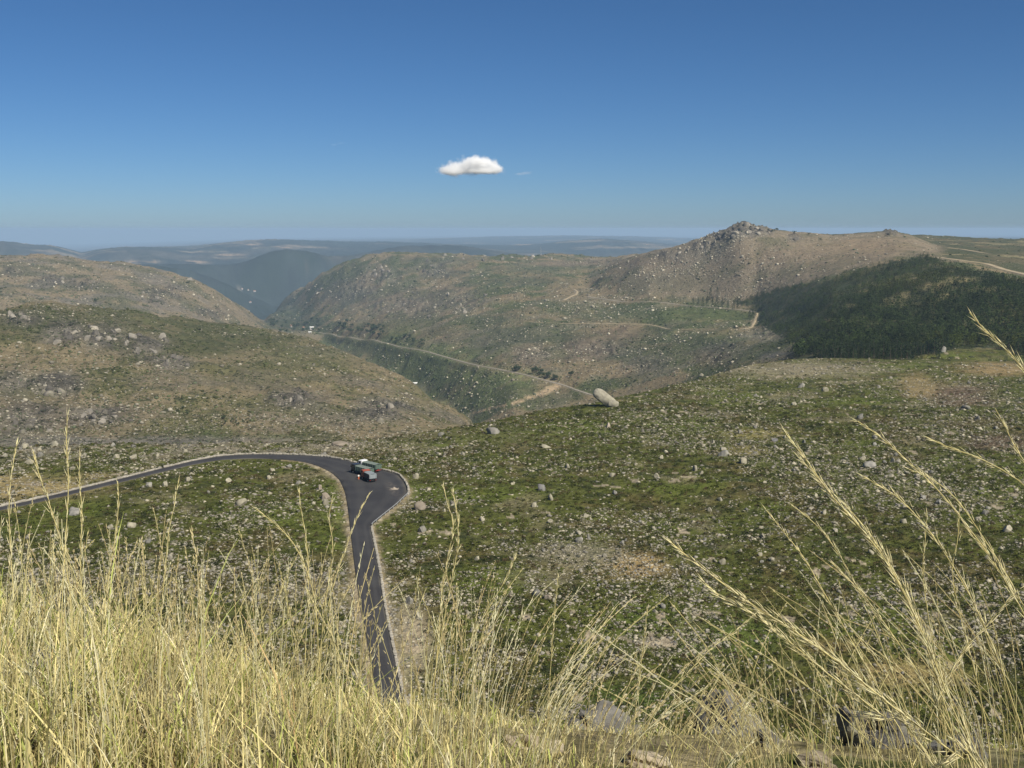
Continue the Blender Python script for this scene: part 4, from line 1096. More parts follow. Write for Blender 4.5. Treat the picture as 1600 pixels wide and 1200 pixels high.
NAMED = [
 (770, 678, 25, 14, 'g', "grey boulder on the spur edge below the valley track, right of the lorries"), (689, 682, 14, 9, 'g', "small grey boulder on the spur skyline straight above the guard rail"),
 (951, 668, 14, 10, 'p', "smooth pinkish egg shaped boulder just below the great leaning block"), (1131, 713, 21, 15, 'g', "dark faced grey boulder inside the pale stone belt"),
 (1163, 725, 18, 13, 'w', "pale rounded boulder just right of the dark faced one in the stone belt"), (1087, 736, 14, 12, 'w', "pale upright boulder below the stone belt with a smaller one at its foot"),
 (1096, 741, 10, 7, 'w', "small pale boulder at the foot of the upright one"), (853, 700, 20, 6, 'w', "long flat pale slab lying alone in heath beneath the leaning block"),
 (847, 767, 18, 14, 'd', "dark grey boulder among pale ones in the middle of the heath"), (861, 782, 14, 13, 'w', "pale boulder touching the dark grey one in the mid heath"),
 (957, 745, 13, 9, 'w', "squat pale boulder in the open heath left of the upright one"), (960, 773, 15, 9, 'g', "grey wedge shaped boulder in the middle of the heath"),
 (915, 809, 15, 8, 'w', "low pale boulder above the bare tan patch"), (860, 818, 14, 9, 'w', "pale low boulder left above the bare tan patch"),
 (905, 848, 20, 14, 'g', "broad grey boulder at the upper rim of the bare tan patch"), (920, 843, 10, 10, 'g', "small upright boulder at the rim of the bare tan patch"),
 (1109, 799, 12, 8, 'w', "whitish boulder alone right of the heath centre"), (650, 748, 16, 11, 'w', "whitish block by the outer bend of the kerb"),
 (656, 797, 24, 16, 'p', "large pale block lying just below the guard rail"), (660, 832, 18, 13, 'g', "grey split slab on the heath below the guard rail"),
 (114, 805, 28, 15, 'g', "broad grey boulder seen through grass below the left road"), (203, 825, 19, 11, 'w', "pale boulder seen through grass stems inside the road loop"),
 (257, 761, 14, 11, 'w', "pointed pale boulder inside the loop near the road"), (232, 761, 12, 9, 'g', "grey boulder left of the pointed one by the road"),
 (293, 752, 13, 9, 'w', "pale boulder right of the pointed one near the road"), (375, 790, 24, 14, 'w', "large pale slab in the middle of the road loop"), (356, 754, 15, 9, 'w', "pale boulder under the top of the road loop"),
 (424, 737, 15, 7, 'w', "flat pale boulder by the inner road edge at the bend"), (450, 731, 14, 7, 'g', "grey boulder touching the inner verge of the bend"),
 (508, 781, 22, 13, 'p', "pinkish block on the inner verge opposite the lorries"), (500, 766, 14, 11, 'p', "pinkish upright block above the larger one on the inner verge"),
 (45, 725, 14, 8, 'w', "pale boulder on the flat beyond the left road end"), (112, 734, 11, 6, 'w', "small pale boulder beyond the road, above the tan grass"), (181, 716, 14, 8, 'w', "pale block on the flat beyond the left road"),
 (208, 718, 16, 9, 'w', "largest pale block on the flat beyond the left road"), (530, 697, 34, 9, 'p', "long pale rock hump beyond the kerb left of the lorries"),
 (1413, 958, 16, 9, 'w', "pale boulder behind the bent grass plumes at right"), (1453, 992, 24, 14, 'w', "whitish rounded boulder behind the grass at lower right"), (1575, 832, 14, 15, 'w', "pale boulder with a dark side near the right edge"),
 (1253, 606, 16, 10, 'g', "square grey boulder near the pine edge"), (1290, 612, 16, 9, 'w', "flat pale boulder right of the square one near the pines"), (1362, 731, 26, 12, 'g', "wide grey slab in the stony heath at right"),
 (1475, 550, 16, 11, 'g', "grey boulder at the lower edge of the pine plantation"), (640, 945, 16, 17, 'g', "grey boulder right of the lower road, seen through grass"), (652, 966, 14, 12, 'w', "pale boulder under the grey one right of the lower road"),
 (838, 931, 16, 12, 'g', "grey boulder left below the tan patch"), (856, 938, 20, 10, 'p', "pinkish flat boulder below the tan patch"), (1035, 951, 15, 10, 'g', "grey boulder above the bright green hollow"), (1025, 959, 13, 6, 'w', "flat slab at the top of the bright green hollow"),
 (1345, 655, 16, 10, 'g', "grey boulder between the stone belt and the brown bare patch"), (1212, 690, 14, 6, 'd', "dark flat boulder above the right end of the stone belt"), (1512, 640, 18, 9, 'g', "grey boulder below the brown bare patch"),
 (1060, 652, 12, 6, 'w', "whitish boulder high in the stone belt"), (1135, 628, 9, 5, 'w', "whitish boulder on the green shoulder above the stone belt"), (1096, 588, 11, 7, 'w', "whitish block on the spur skyline left of the pines"),
]
MK = {'g': M_GRANITE_G, 'w': M_GRANITE_W, 'p': granite("pinkish_granite", (.23, .19, .15), (.35, .30, .24)), 'd': granite("dark_granite", (.10, .095, .10), (.17, .165, .165))}
for x, y, w, h, k, lab in NAMED:
    boulder(x, y, w * .84, h * .84, MK[k], lab)

# the great leaning block on the spur edge
def erratic():
    P = cast([950], [637], 100)[0]; d = float(np.linalg.norm(P)); u = d / FPX
    def lump(name, L, Hh, D, taper, seed, sq=.62, sub=5):
        bm = bmesh.new(); bmesh.ops.create_icosphere(bm, subdivisions=sub, radius=1)
        for v in bm.verts:
            c = v.co
            q = Vector([math.copysign(abs(a) ** sq, a) for a in c])
            q *= 1 / max(q.length / 1.18, 1e-6) ** .35
            tp = 1 + taper * q.x
            v.co = Vector((q.x * L / 2, q.y * D / 2 * tp, q.z * Hh / 2 * tp))
        V = np.array([v.co[:] for v in bm.verts]); F = np.array([[v.index for v in f.verts] for f in bm.faces], np.int32); bm.free()
        for nx, ny, nz, c in ((-.15, -.86, .48, .36), (.1, -.95, -.3, .40), (.05, .2, .98, .34), (-.9, -.2, .38, .42), (-.75, .1, -.65, .40), (.2, -.6, .77, .40), (.0, -.1, -1, .36)):
            nn = np.array([nx, ny, nz]); nn /= np.linalg.norm(nn)
            lim = c * (abs(nx) * L + abs(ny) * D + abs(nz) * Hh) / np.linalg.norm([nx, ny, nz]) * .92
            V -= nn[None] * (np.maximum(V @ nn - lim, 0) * .92)[:, None]
        N = V / np.linalg.norm(V, axis=1)[:, None]
        V += N * (.34 * fbm(V[:, 0] / 3 + V[:, 1] * .3, V[:, 2] / 3 + V[:, 1] * .25, 4, seed) + .14 * fbm(V[:, 0] * 1.2 + V[:, 1], V[:, 2] * 1.2 - V[:, 1], 3, seed + 3))[:, None]
        return np_obj(name, V, F, [granite(name + "_stone", (.23, .21, .165), (.34, .315, .25), scale=.5, lichen=.25, bump=.6, dist=.2)], smooth=True)
    a = lump("leaning_boulder", 37 * u, 21 * u, 21 * u, .22, 3, .66)
    q = cast([944], [637], 100)[0]; c = px_pt(943.5, 621.5, math.hypot(q[0], q[1]) + 3)
    a.location = c; a.rotation_euler = (.12, math.radians(36), .1)
    tag(a, "great smooth pale granite block leaning up to the left on the spur skyline", "boulder")
    b = lump("boulder", 17 * u, 13 * u, 15 * u, -.1, 9, .5, 4)
    b.location = px_pt(958.5, 630.5, math.hypot(q[0], q[1]) + 1.5); b.rotation_euler = (.05, math.radians(14), -.15)
    tag(b, "broken off end block at the foot of the great leaning granite block", "boulder")
erratic()

# the other large boulders, in groups by where they lie
def poly_pts(n, x0, x1, y0, y1, rmin, rmax, dens=None):
    x = rk.uniform(x0, x1, n); y = rk.uniform(y0, y1, n)
    P = cast(x, y, rmin)
    r = np.hypot(P[:, 0], P[:, 1])
    ok = ~np.isnan(P[:, 0]) & (r < rmax)
    return P[ok], x[ok], y[ok]
GROUPS = [
 ("grey and pale boulder among many in the stony heath on the right slope", "boulders on the right heath slope", 1180, 1600, 590, 900, 95),
 ("pale boulder half sunk in the open heath right of the road", "boulders in the middle heath", 680, 1180, 670, 1000, 85),
 ("pale boulder in the heath inside the loop of the road", "boulders inside the road loop", 0, 520, 735, 960, 45),
 ("pale block on the rough flat beyond the kerb wall of the road", "boulders beyond the road", 0, 560, 697, 725, 20),
]
for lab, grp, x0, x1, y0, y1, n in GROUPS:
    P, x, y = poly_pts(n * 6, x0, x1, y0, y1, 140, 790)
    k = 0
    for j in range(len(P)):
        if k >= n: break
        if ground_sample(ROADD, P[j, 0], P[j, 1]) < 4 or rk.random() > ground_sample(stn, P[j, 0], P[j, 1]) + .25: continue
        w = float(np.clip(rk.lognormal(math.log(7.2), .30), 5, 14)) * (.75 if y[j] < 660 else 1.0)
        boulder(x[j], y[j], w, w * rk.uniform(.5, .8), [M_GRANITE, M_GRANITE_G, M_GRANITE_W, M_GRANITE_W][int(rk.integers(0, 4))], lab, grp); k += 1

def outcrop(x, y, w, h, mat, label, group, rmin, rmax, jag=1.0):
    P = cast([x], [y], rmin)[0]
    if np.isnan(P[0]) or np.hypot(P[0], P[1]) > rmax: return
    d = float(np.linalg.norm(P)); mw, mh = w / FPX * d, h / FPX * d
    i = int(rk.integers(0, 12)); o = bpy.data.objects.new("rock_outcrop", rock_mesh(i, mat)); link(o)
    V = ROCK3[i][0]; zr_ = V[:, 2].max() - V[:, 2].min()
    o.scale = (mw / 2, mw / 2 * .8, mh / zr_ * 1.5)
    o.rotation_euler = (rk.normal(0, .25), rk.normal(0, .3), rk.uniform(0, 6.28))
    o.location = (P[0], P[1] + mw * .15, float(Hxy(P[0], P[1] + mw * .15)) - mh * .05)
    tag(o, label, "rock outcrop", group)
M_CRAG = granite("weathered_crag", (.075, .068, .060), (.18, .162, .135), scale=.35, lichen=.3, bump=1.0, dist=.8)
M_CRAGP = granite("pale_crag", (.17, .155, .135), (.33, .295, .245), scale=.3, lichen=.2, bump=1.0, dist=.8)
for x, y, w, h in ((1148, 357, 10, 6), (1153, 354, 9, 7), (1158, 352, 11, 7), (1164, 352, 9, 6), (1170, 354, 11, 6), (1176, 357, 10, 5), (1183, 358, 10, 5), (1190, 360, 9, 4), (1140, 362, 10, 6), (1133, 367, 11, 6), (1126, 372, 10, 6), (1160, 360, 14, 8), (1172, 363, 14, 7),
                   (1150, 366, 12, 6), (1118, 378, 9, 5), (1145, 372, 12, 6), (1108, 381, 9, 5), (1185, 366, 10, 5), (1097, 388, 8, 5), (1205, 362, 8, 4), (1062, 396, 7, 5), (1075, 392, 8, 5)):
    outcrop(x, y, w, h, M_CRAG if rk.random() < .55 else M_CRAGP, "jagged grey rock of the tor on the summit of the right hill", "rocks of the summit tor", 1700, 2500)
for x, y, w, h in ((1243, 374, 13, 5), (1389, 366, 8, 2.4), (1397, 366, 7, 2.2)):
    outcrop(x, y, w, h, M_CRAG, "low dark rock on the broad ridge right of the summit tor", "rocks on the broad ridge", 1700, 2600)
for cx, cy, rx, ry, n in ((105, 522, 30, 14, 9), (165, 530, 40, 16, 12), (222, 542, 36, 14, 9), (262, 566, 36, 10, 6), (150, 652, 60, 14, 12), (50, 660, 45, 16, 8), (605, 640, 36, 16, 7), (470, 628, 40, 10, 5), (90, 606, 40, 14, 6), (38, 500, 26, 6, 5)):
    for k in range(n):
        x, y = cx + rk.normal(0, rx * .5), cy + rk.normal(0, ry * .5); w = rk.uniform(7, 17)
        outcrop(x, y, w, w * rk.uniform(.4, .8), M_CRAG if rk.random() < .6 else M_CRAGP, "dark weathered crag on the face of the left hill", "crags on the left hill", 500, 1500)
for cx, cy, rx, ry, n in ((245, 462, 18, 8, 5), (80, 438, 26, 5, 5), (135, 446, 22, 5, 5), (300, 440, 30, 6, 4), (590, 425, 30, 10, 8), (690, 420, 40, 10, 6), (640, 480, 50, 16, 7), (735, 470, 40, 16, 6), (500, 450, 20, 14, 5), (800, 405, 90, 3, 9), (720, 399, 60, 2, 6)):
    for k in range(n):
        x, y = cx + rk.normal(0, rx * .6), cy + rk.normal(0, ry * .6); w = rk.uniform(4, 9)
        outcrop(x, y, w, w * rk.uniform(.45, .8), M_CRAG if rk.random() < .35 else M_CRAGP, "weathered rock on the farther valley slopes", "rocks on the farther slopes", 1500, 4600)

# ------------------------------------------------------------------ smaller stones, beyond counting
def attr_mat(name, rough=.95, transl=0.0, var=.0, scale=3.0, emboss=0.0, spec=.1):
    m = NT(name)
    c = m.attr("tint")
    if var:
        f = m.maprange(m.noise(scale, 4, .6, m.pos()), .3, .7, 1 - var, 1 + var, False)
        c = m.mix(1.0, c, m.node("ShaderNodeCombineColor", {0: f, 1: f, 2: f}).outputs[0], 'MULTIPLY')
    m.set(Base_Color=c, Roughness=rough, Specular_IOR_Level=spec)
    if transl:
        t = m.node("ShaderNodeBsdfTranslucent", {"Color": c})
        mx = m.node("ShaderNodeMixShader", {0: transl, 1: m.b.outputs[0], 2: t.outputs[0]})
        m.l.new(mx.outputs[0], m.out.inputs["Surface"])
    return m.m
M_STONES = attr_mat("loose_stones", .92, var=.3, scale=2.5)
M_HEATH = attr_mat("heath_leaves", .85, .25)
M_FARSHRUB = attr_mat("hillside_scrub", .9, 0, .3, .5)

def ico0(rng, flat=.7):
    bm = bmesh.new(); bmesh.ops.create_icosphere(bm, subdivisions=1, radius=1.0)
    V = np.array([v.co[:] for v in bm.verts]); F = np.array([[v.index for v in f.verts] for f in bm.faces], np.int32); bm.free()
    V = V + rng.normal(0, .13, V.shape); V[:, 2] *= flat
    return V, F
ICO = [ico0(rk) for _ in range(8)]

def scatter_stones():
    P, x, y = poly_pts(300000, -60, 1660, 555, 1170, 140, 800)
    d = ground_sample(stn, P[:, 0], P[:, 1])
    clump = fbm(P[:, 0] / 5, P[:, 1] / 5, 3, 301)
    ok = (rk.random(len(P)) < (d * 2.6 + .06) * (.34 + 2.8 * np.clip(clump + .08, 0, 1)) * (.35 + 1.5 * np.clip(fbm(P[:, 0] / 28, P[:, 1] / 28, 3, 303) + .3, 0, 1))) & (ground_sample(ROADD, P[:, 0], P[:, 1]) > .9)
    P = P[ok]; n = len(P)
    r = np.hypot(P[:, 0], P[:, 1])
    s = np.clip(rk.lognormal(math.log(.185), .66, n), .07, .80) * (r / 300) ** .55
    S = np.stack([s, s * rk.uniform(.7, 1, n), s * rk.uniform(.35, .75, n)], 1)
    P[:, 2] += s * .08
    print('stones', n)
    V, F, ids = merge(ROCK1, rk.integers(0, 10, n), P, S, rk.uniform(0, 6.28, n))
    c = C(.235, .212, .158)[None] * rk.uniform(.5, 1.5, n)[:, None]
    c = np.where((rk.random(n) < .3)[:, None], C(.20, .185, .155)[None] * rk.uniform(.7, 1.25, n)[:, None], c)
    o = np_obj("scattered_stones", V, F, [M_STONES], attrs={"tint": c[ids]})
    tag(o, "countless small pale stones strewn over the green heath", "stones", kind="stuff")
scatter_stones()

def far_stones():
    P, x, y = poly_pts(75000, -40, 1500, 350, 700, 480, 4300)
    d = ground_sample(farst, P[:, 0], P[:, 1]); r = np.hypot(P[:, 0], P[:, 1])
    cl = fbm(P[:, 0] / 25, P[:, 1] / 25, 3, 311)
    ok = (rk.random(len(P)) < (d * 1.2 + .06) * (.3 + 1.7 * np.clip(cl + .1, 0, 1)) * np.where((x < 700) & (r < 1500), .55, 1)) & (ground_sample(TRKD, P[:, 0], P[:, 1]) > 1.2) & (r > ground_sample(np.broadcast_to(EDGE, Zg.shape), P[:, 0], P[:, 1]) * 1.1) & ~inside_poly(x, y, FOREST)
    P = P[ok]; r = r[ok]; n = len(P)
    s = np.clip(rk.lognormal(math.log(.72), .55, n), .3, 3.0) * (r / 1400) ** .6
    print('far stones', n)
    S = np.stack([s, s * rk.uniform(.7, 1, n), s * rk.uniform(.6, 1.1, n)], 1)
    P[:, 2] += s * .2
    V, F, ids = merge(ICO, rk.integers(0, 8, n), P, S, rk.uniform(0, 6.28, n))
    c = C(.36, .325, .25)[None] * (rk.uniform(.5, 1.3, n) * np.where(r < 1450, .72, 1))[:, None]
    o = np_obj("hillside_stones", V, F, [M_STONES], attrs={"tint": c[ids]})
    tag(o, "pale granite blocks strewn over the far hillsides", "stones", kind="stuff")
far_stones()

# ------------------------------------------------------------------ heath shrubs and hillside scrub, beyond counting
def shrub_base(rng, n=30):
    V = []; F = []
    for i in range(n):
        th = rng.uniform(0, 2 * PI); z = rng.uniform(0, 1) ** .8; rad = math.sqrt(max(0, 1 - z * z)) * rng.uniform(.35, 1)
        c = np.array([rad * math.cos(th), rad * math.sin(th), z * rng.uniform(.6, 1)])
        u = rng.normal(size=3); u[2] += .5; u /= np.linalg.norm(u); v = np.cross(u, rng.normal(size=3)); v /= np.linalg.norm(v)
        s = rng.uniform(.18, .38)
        k = len(V)
        V += [c - v * s * .6 - u * s * .3, c + v * s * .6 - u * s * .3, c + u * s * .9]
        F.append([k, k + 1, k + 2])
    return np.array(V), np.array(F, np.int32)
SHR = [shrub_base(rk) for _ in range(8)]
def heath():
    P1, x, y = poly_pts(52000, -60, 1660, 556, 1175, 140, 790)
    # some by ground area too, so that the heath goes on where this view does not look
    n2 = 16000
    az = rk.uniform(-.62, .62, n2); r = np.sqrt(rk.uniform(165 ** 2, 480 ** 2, n2)); X, Y = np.sin(az) * r, np.cos(az) * r
    P = np.concatenate([P1, np.stack([X, Y, Hxy(X, Y)], 1)])
    g = ground_sample(col, P[:, 0], P[:, 1]); lum = g.mean(1)
    cl = fbm(P[:, 0] / 4, P[:, 1] / 4, 3, 321)
    ok = (ground_sample(ROADD, P[:, 0], P[:, 1]) > 1.6 + rk.random(len(P)) * 2.5) & (rk.random(len(P)) < np.clip(1.2 - lum * 5.5, .06, 1)) & (cl > -.35)
    P = P[ok]; g = g[ok]; n = len(P)
    s = rk.uniform(.35, .95, n) * (np.hypot(P[:, 0], P[:, 1]) / 260) ** .5
    S = np.stack([s, s, s * rk.uniform(.5, .9, n)], 1)
    P[:, 2] -= .05
    V, F, ids = merge(SHR, rk.integers(0, 8, n), P, S, rk.uniform(0, 6.28, n))
    k = rk.random(n)[:, None]
    c = np.minimum(g, .13) * rk.uniform(.7, 1.5, n)[:, None]
    c = np.where(k < .3, C(.074, .086, .018)[None] * rk.uniform(.5, 1.5, n)[:, None], c)
    c = np.where(k > .84, C(.10, .075, .035)[None] * rk.uniform(.6, 1.2, n)[:, None], c)
    c = np.where((k > .3) & (k < .46), C(.028, .034, .012)[None] * rk.uniform(.7, 1.4, n)[:, None], c)
    o = np_obj("heath_shrubs", V, F, [M_HEATH], attrs={"tint": c[ids]})
    tag(o, "low green and brown heath shrubs covering the slope below", "heath", kind="stuff")
heath()
def scrub():
    P, x, y = poly_pts(90000, -40, 1640, 352, 705, 480, 4600)
    r = np.hypot(P[:, 0], P[:, 1])
    g = ground_sample(col, P[:, 0], P[:, 1])
    cl = fbm(P[:, 0] / 28, P[:, 1] / 28, 3, 331)
    ok = (ground_sample(TRKD, P[:, 0], P[:, 1]) > 1.3) & (rk.random(len(P)) < (.22 + 1.1 * np.clip(cl, 0, 1)) * np.where(x > 430, np.where((x > 1000) & (y < 470), .25, .7), 1.0)) & (r > ground_sample(np.broadcast_to(EDGE, Zg.shape), P[:, 0], P[:, 1]) * 1.12) & ~inside_poly(x, y, FOREST)
    P = P[ok]; g = g[ok]; r = r[ok]; n = len(P)
    s = np.clip(rk.lognormal(math.log(.70), .45, n), .3, 2.2) * (r / 1000) ** .7
    S = np.stack([s, s * rk.uniform(.8, 1.1, n), s * rk.uniform(.6, 1.0, n)], 1)
    P[:, 2] += s * .15
    V, F, ids = merge(ICO, rk.integers(0, 8, n), P, S, rk.uniform(0, 6.28, n))
    c = np.clip(g * rk.uniform(.4, .9, n)[:, None], 0, .10) * np.array([.85, 1.0, .8], np.float32)
    o = np_obj("hillside_scrub", V, F, [M_FARSHRUB], attrs={"tint": c[ids]})
    tag(o, "dark low scrub dotting the far hillsides", "scrub", kind="stuff")
scrub()

# ------------------------------------------------------------------ trees
M_PINE = attr_mat("pine_needles", .8, .15)
M_BARK = mat_simple("bark", (.09, .07, .055), .9, var=.3, scale=3)
M_BARKP = mat_simple("burnt_bark", (.16, .145, .13), .9, var=.3, scale=3)

def pine_crown(rng, n=150, h=1.0, sparse=False):
    """clumps of needles on whorls of boughs, in a ragged cone of height 1"""
    V, F, T = [], [], []
    lev = np.linspace(.14 if not sparse else .5, .97, 9)
    per = n // 9
    for z in lev:
        rad = (.30 * (1.04 - z) + .035) * rng.uniform(.75, 1.15)
        nb = rng.integers(4, 7); a0 = rng.uniform(0, 2 * PI)
        for j in range(per):
            a = a0 + (j % nb) * 2 * PI / nb + rng.normal(0, .22)
            t = rng.uniform(.15, 1) ** .7
            c = np.array([math.cos(a) * rad * t, math.sin(a) * rad * t, z + .05 * (1 - t) - .05 * t + rng.normal(0, .012)])
            d = np.array([math.cos(a), math.sin(a), rng.uniform(-.2, .6)]); d /= np.linalg.norm(d)
            w = np.cross(d, rng.normal(size=3)); w /= np.linalg.norm(w)
            s = rng.uniform(.045, .085)
            k = len(V)
            V += [c - w * s * .7, c + w * s * .7, c + d * s * 1.4]
            F.append([k, k + 1, k + 2])
            f = rng.uniform(.6, 1.35); T += [[.032 * f, .049 * f, .019 * f]] * 3
    k = len(V); c = np.array([0, 0, .96]); V += [c + [-.02, 0, 0], c + [.02, 0, 0], c + [0, 0, .06]]; F.append([k, k + 1, k + 2]); T += [[.04, .07, .03]] * 3
    return np.array(V), np.array(F, np.int32), np.array(T)
CROWN = [pine_crown(rk) for _ in range(4)]
CROWN_S = [pine_crown(rk, 54) for _ in range(6)]
CROWN_M = [np_mesh("crown", v, f, [M_PINE], attrs={"tint": t}) for v, f, t in CROWN]
def trunk_mesh(name, h, r, mat, limbs=0, rng=rk):
    bm = bmesh.new(); add_cyl(bm, (0, 0, -.05), (0, 0, h), r, r * .25, 7)
    for i in range(limbs):
        z = h * rng.uniform(.35, .9); a = rng.uniform(0, 6.28); L = (1.1 - z / h) * .35 * h
        add_cyl(bm, (0, 0, z), (math.cos(a) * L, math.sin(a) * L, z + L * .35), r * .35, r * .1, 4)
    me = bpy.data.meshes.new(name); bm.to_mesh(me); bm.free(); me.materials.append(mat); return me
TRUNK = trunk_mesh("trunk", .95, .022, M_BARK)
def pine(p, h, label, group, k=None, name="pine_tree"):
    r = empty(name, p, rk.uniform(0, 6.28)); r.scale = (h * rk.uniform(.85, 1.2), h * rk.uniform(.85, 1.2), h)
    tag(r, label, "pine tree", group)
    link(bpy.data.objects.new("crown", CROWN_M[int(rk.integers(0, 4)) if k is None else k]), r)
    link(bpy.data.objects.new("trunk", TRUNK), r)
    return r
def forest():
    n = 26000
    x = rk.uniform(1150, 1700, n); y = rk.uniform(385, 572, n)
    k = inside_poly(x + rk.normal(0, 7, n), y + rk.normal(0, 3.5, n) + 6 * np.sin(x * .05) * np.sin(x * .013), FOREST); x, y = x[k], y[k]
    P = cast(x, y, 740)
    r = np.hypot(P[:, 0], P[:, 1])
    ok = ~np.isnan(P[:, 0]) & (r < 2080)
    # ground the photo sees edge-on holds as many trees: fill by area as well
    az = rk.uniform(math.radians(10.5), math.radians(29), 16000); rr = np.sqrt(rk.uniform(740 ** 2, 1500 ** 2, 16000))
    Q = np.stack([np.sin(az) * rr, np.cos(az) * rr, np.zeros(len(az))], 1); Q[:, 2] = Hxy(Q[:, 0], Q[:, 1])
    qx, qy = to_px(Q[:, 0], Q[:, 1], Q[:, 2]); Q = Q[inside_poly(qx, qy, FOREST)]
    P = np.concatenate([P[ok], Q]); g = ground_sample(col, P[:, 0], P[:, 1]).mean(1)
    dens = np.clip(1.3 - g * 8.5, .03, 1) * (.12 + 1.6 * np.clip(fbm(P[:, 0] / 34, P[:, 1] / 34, 3, 401) + .30, 0, 1))
    P = P[rk.random(len(P)) < dens]
    # keep a minimum spacing
    cell = {}; keep = []
    order = rk.permutation(len(P))
    for i in order:
        c = (int(P[i, 0] // 4.2), int(P[i, 1] // 4.2))
        if c in cell: continue
        cell[c] = 1; keep.append(i)
    P = P[keep]
    r = np.hypot(P[:, 0], P[:, 1]); o = np.argsort(r); P = P[o]
    h = np.clip(rk.normal(7.4, 2.1, len(P)), 3.0, 13) * (1 + .25 * fbm(P[:, 0] / 60, P[:, 1] / 60, 2, 403)) * (1 - .42 * sstep(950, 1500, np.hypot(P[:, 0], P[:, 1])))
    m = 270
    for i in range(m):
        pine(tuple(P[i] - [0, 0, .1]), float(h[i]), "dark green pine along the lower edge of the plantation on the right slope", "pines along the lower edge of the plantation")
    P, h = P[m:], h[m:]; n = len(P)
    idx = rk.integers(0, 6, n)
    S = np.stack([h * rk.uniform(1.0, 1.5, n), h * rk.uniform(1.0, 1.5, n), h], 1)
    V, F, ids = merge([(v * np.array([1.15, 1.15, 1]), f) for v, f, t in CROWN_S], idx, P - [0, 0, .3], S, rk.uniform(0, 6.28, n))
    b = (C(.027, .040, .011)[None] * rk.uniform(.4, 1.9, n)[:, None] * (1 + .5 * fbm(P[:, 0] / 35, P[:, 1] / 35, 3, 407))[:, None] + C(.022, .018, .0)[None] * np.clip(fbm(P[:, 0] / 90, P[:, 1] / 90, 3, 405) * 2, 0, 1)[:, None])
    t = b[ids] * rk.uniform(.8, 1.2, len(ids))[:, None]
    w = np_obj("pine_wood", V, F, [M_PINE], attrs={"tint": t})
    tag(w, "dense dark mass of pines covering the right slope", "pine wood", kind="stuff")
    print("forest", n)
forest()

def leafy_crown(rng, n=170):
    V, F, T = [], [], []
    lumps = [(rng.normal(0, .28), rng.normal(0, .28), rng.uniform(.45, .8), rng.uniform(.2, .34)) for _ in range(7)]
    for i in range(n):
        l = lumps[int(rng.integers(0, 7))]
        d = rng.normal(size=3); d /= np.linalg.norm(d)
        c = np.array(l[:3]) + d * l[3] * rng.uniform(.6, 1)
        u = d + rng.normal(0, .5, 3); u /= np.linalg.norm(u); w = np.cross(u, rng.normal(size=3)); w /= np.linalg.norm(w)
        s = rng.uniform(.06, .12); q = np.cross(w, u); k = len(V)
        V += [c - w * s, c + w * s, c + q * s * 1.2]; F.append([k, k + 1, k + 2]); f = rng.uniform(.7, 1.3); T += [[.040 * f, .058 * f, .026 * f]] * 3
    return np_mesh("crown", np.array(V), np.array(F, np.int32), [M_PINE], attrs={"tint": np.array(T)})
LEAFY = [leafy_crown(rk) for _ in range(3)]
LTRUNK = trunk_mesh("trunk", .7, .05, M_BARK, 4)
def leafy(x, y, hpx, label, group, rmin=900, name="leafy_tree", wide=1.2):
    P = cast([x], [y], rmin)[0]
    if np.isnan(P[0]): return
    h = hpx / FPX * float(np.linalg.norm(P))
    r = empty(name, (P[0], P[1], P[2] - .1), rk.uniform(0, 6.28)); r.scale = (h * wide, h * wide, h)
    tag(r, label, "tree", group)
    link(bpy.data.objects.new("crown", LEAFY[int(rk.integers(0, 3))]), r); link(bpy.data.objects.new("trunk", LTRUNK), r)
for x, y in ((803, 580), (808, 580), (833, 583), (839, 581), (845, 583), (851, 589), (857, 591), (866, 593), (870, 594), (842, 587)):
    leafy(x, y, rk.uniform(7, 11), "dark round tree beside the valley road left of the bare ground scar", "dark trees by the valley road")
leafy(893, 588, 9, "dark round tree alone just above the bend of the valley road", None)
for i in range(26):
    x = rk.uniform(528, 602); leafy(x, rk.uniform(505, 522) + (x - 560) * .08, rk.uniform(4.5, 8), "dark tree in the strip of wood on the far valley side above the road", "trees in the far valley side wood")
for i in range(14):
    x = rk.uniform(606, 662); leafy(x, rk.uniform(526, 538) + (x - 630) * .1, rk.uniform(4.5, 7.5), "dark tree in the small clump right of the far valley wood", "trees in the small clump above the road")
for i in range(34):
    x = rk.uniform(420, 500); leafy(x, rk.uniform(500, 519), rk.uniform(3, 6), "dark tree around the houses in the valley bottom", "trees in the valley bottom", 1800)
for x, y, h in ((285, 640, 6), (293, 649, 6), (350, 655, 7), (352, 662, 6), (363, 658, 5), (372, 664, 6), (380, 660, 5), (346, 668, 5)):
    leafy(x, y, h, "small dark tree low on the left hill above the road bend", "small trees on the left hill", 480, wide=.8)
leafy(150, 474, 9, "single dark tree on the crest of the left hill", None, 480, wide=.6)
for x, y, h in ((1200, 360, 3.5), (1207, 362, 3.5), (1214, 361, 5), (1241, 365, 4), (1264, 367, 3.5)):
    leafy(x, y, h, "dark bush on the skyline right of the rocky peak", "bushes on the peak skyline", 1700, "bush", 1.3)
for x, y, h in ((1033, 472, 8), (1083, 477, 12), (1091, 478, 13), (1098, 479, 14), (1105, 480, 17), (1110, 468, 18), (1113, 481, 15), (1121, 463, 15), (1120, 482, 18), (1128, 482, 16), (1137, 483, 13), (1146, 484, 15), (1152, 483, 13)):
    P = cast([x], [y], 1200)[0]; hh = h / FPX * float(np.linalg.norm(P))
    t = pine(tuple(P), hh, "thin straggly pine standing along the upper road below the peak", "thin pines along the upper road", name="thin_pine")
    t.scale = (hh * .55, hh * .55, hh)
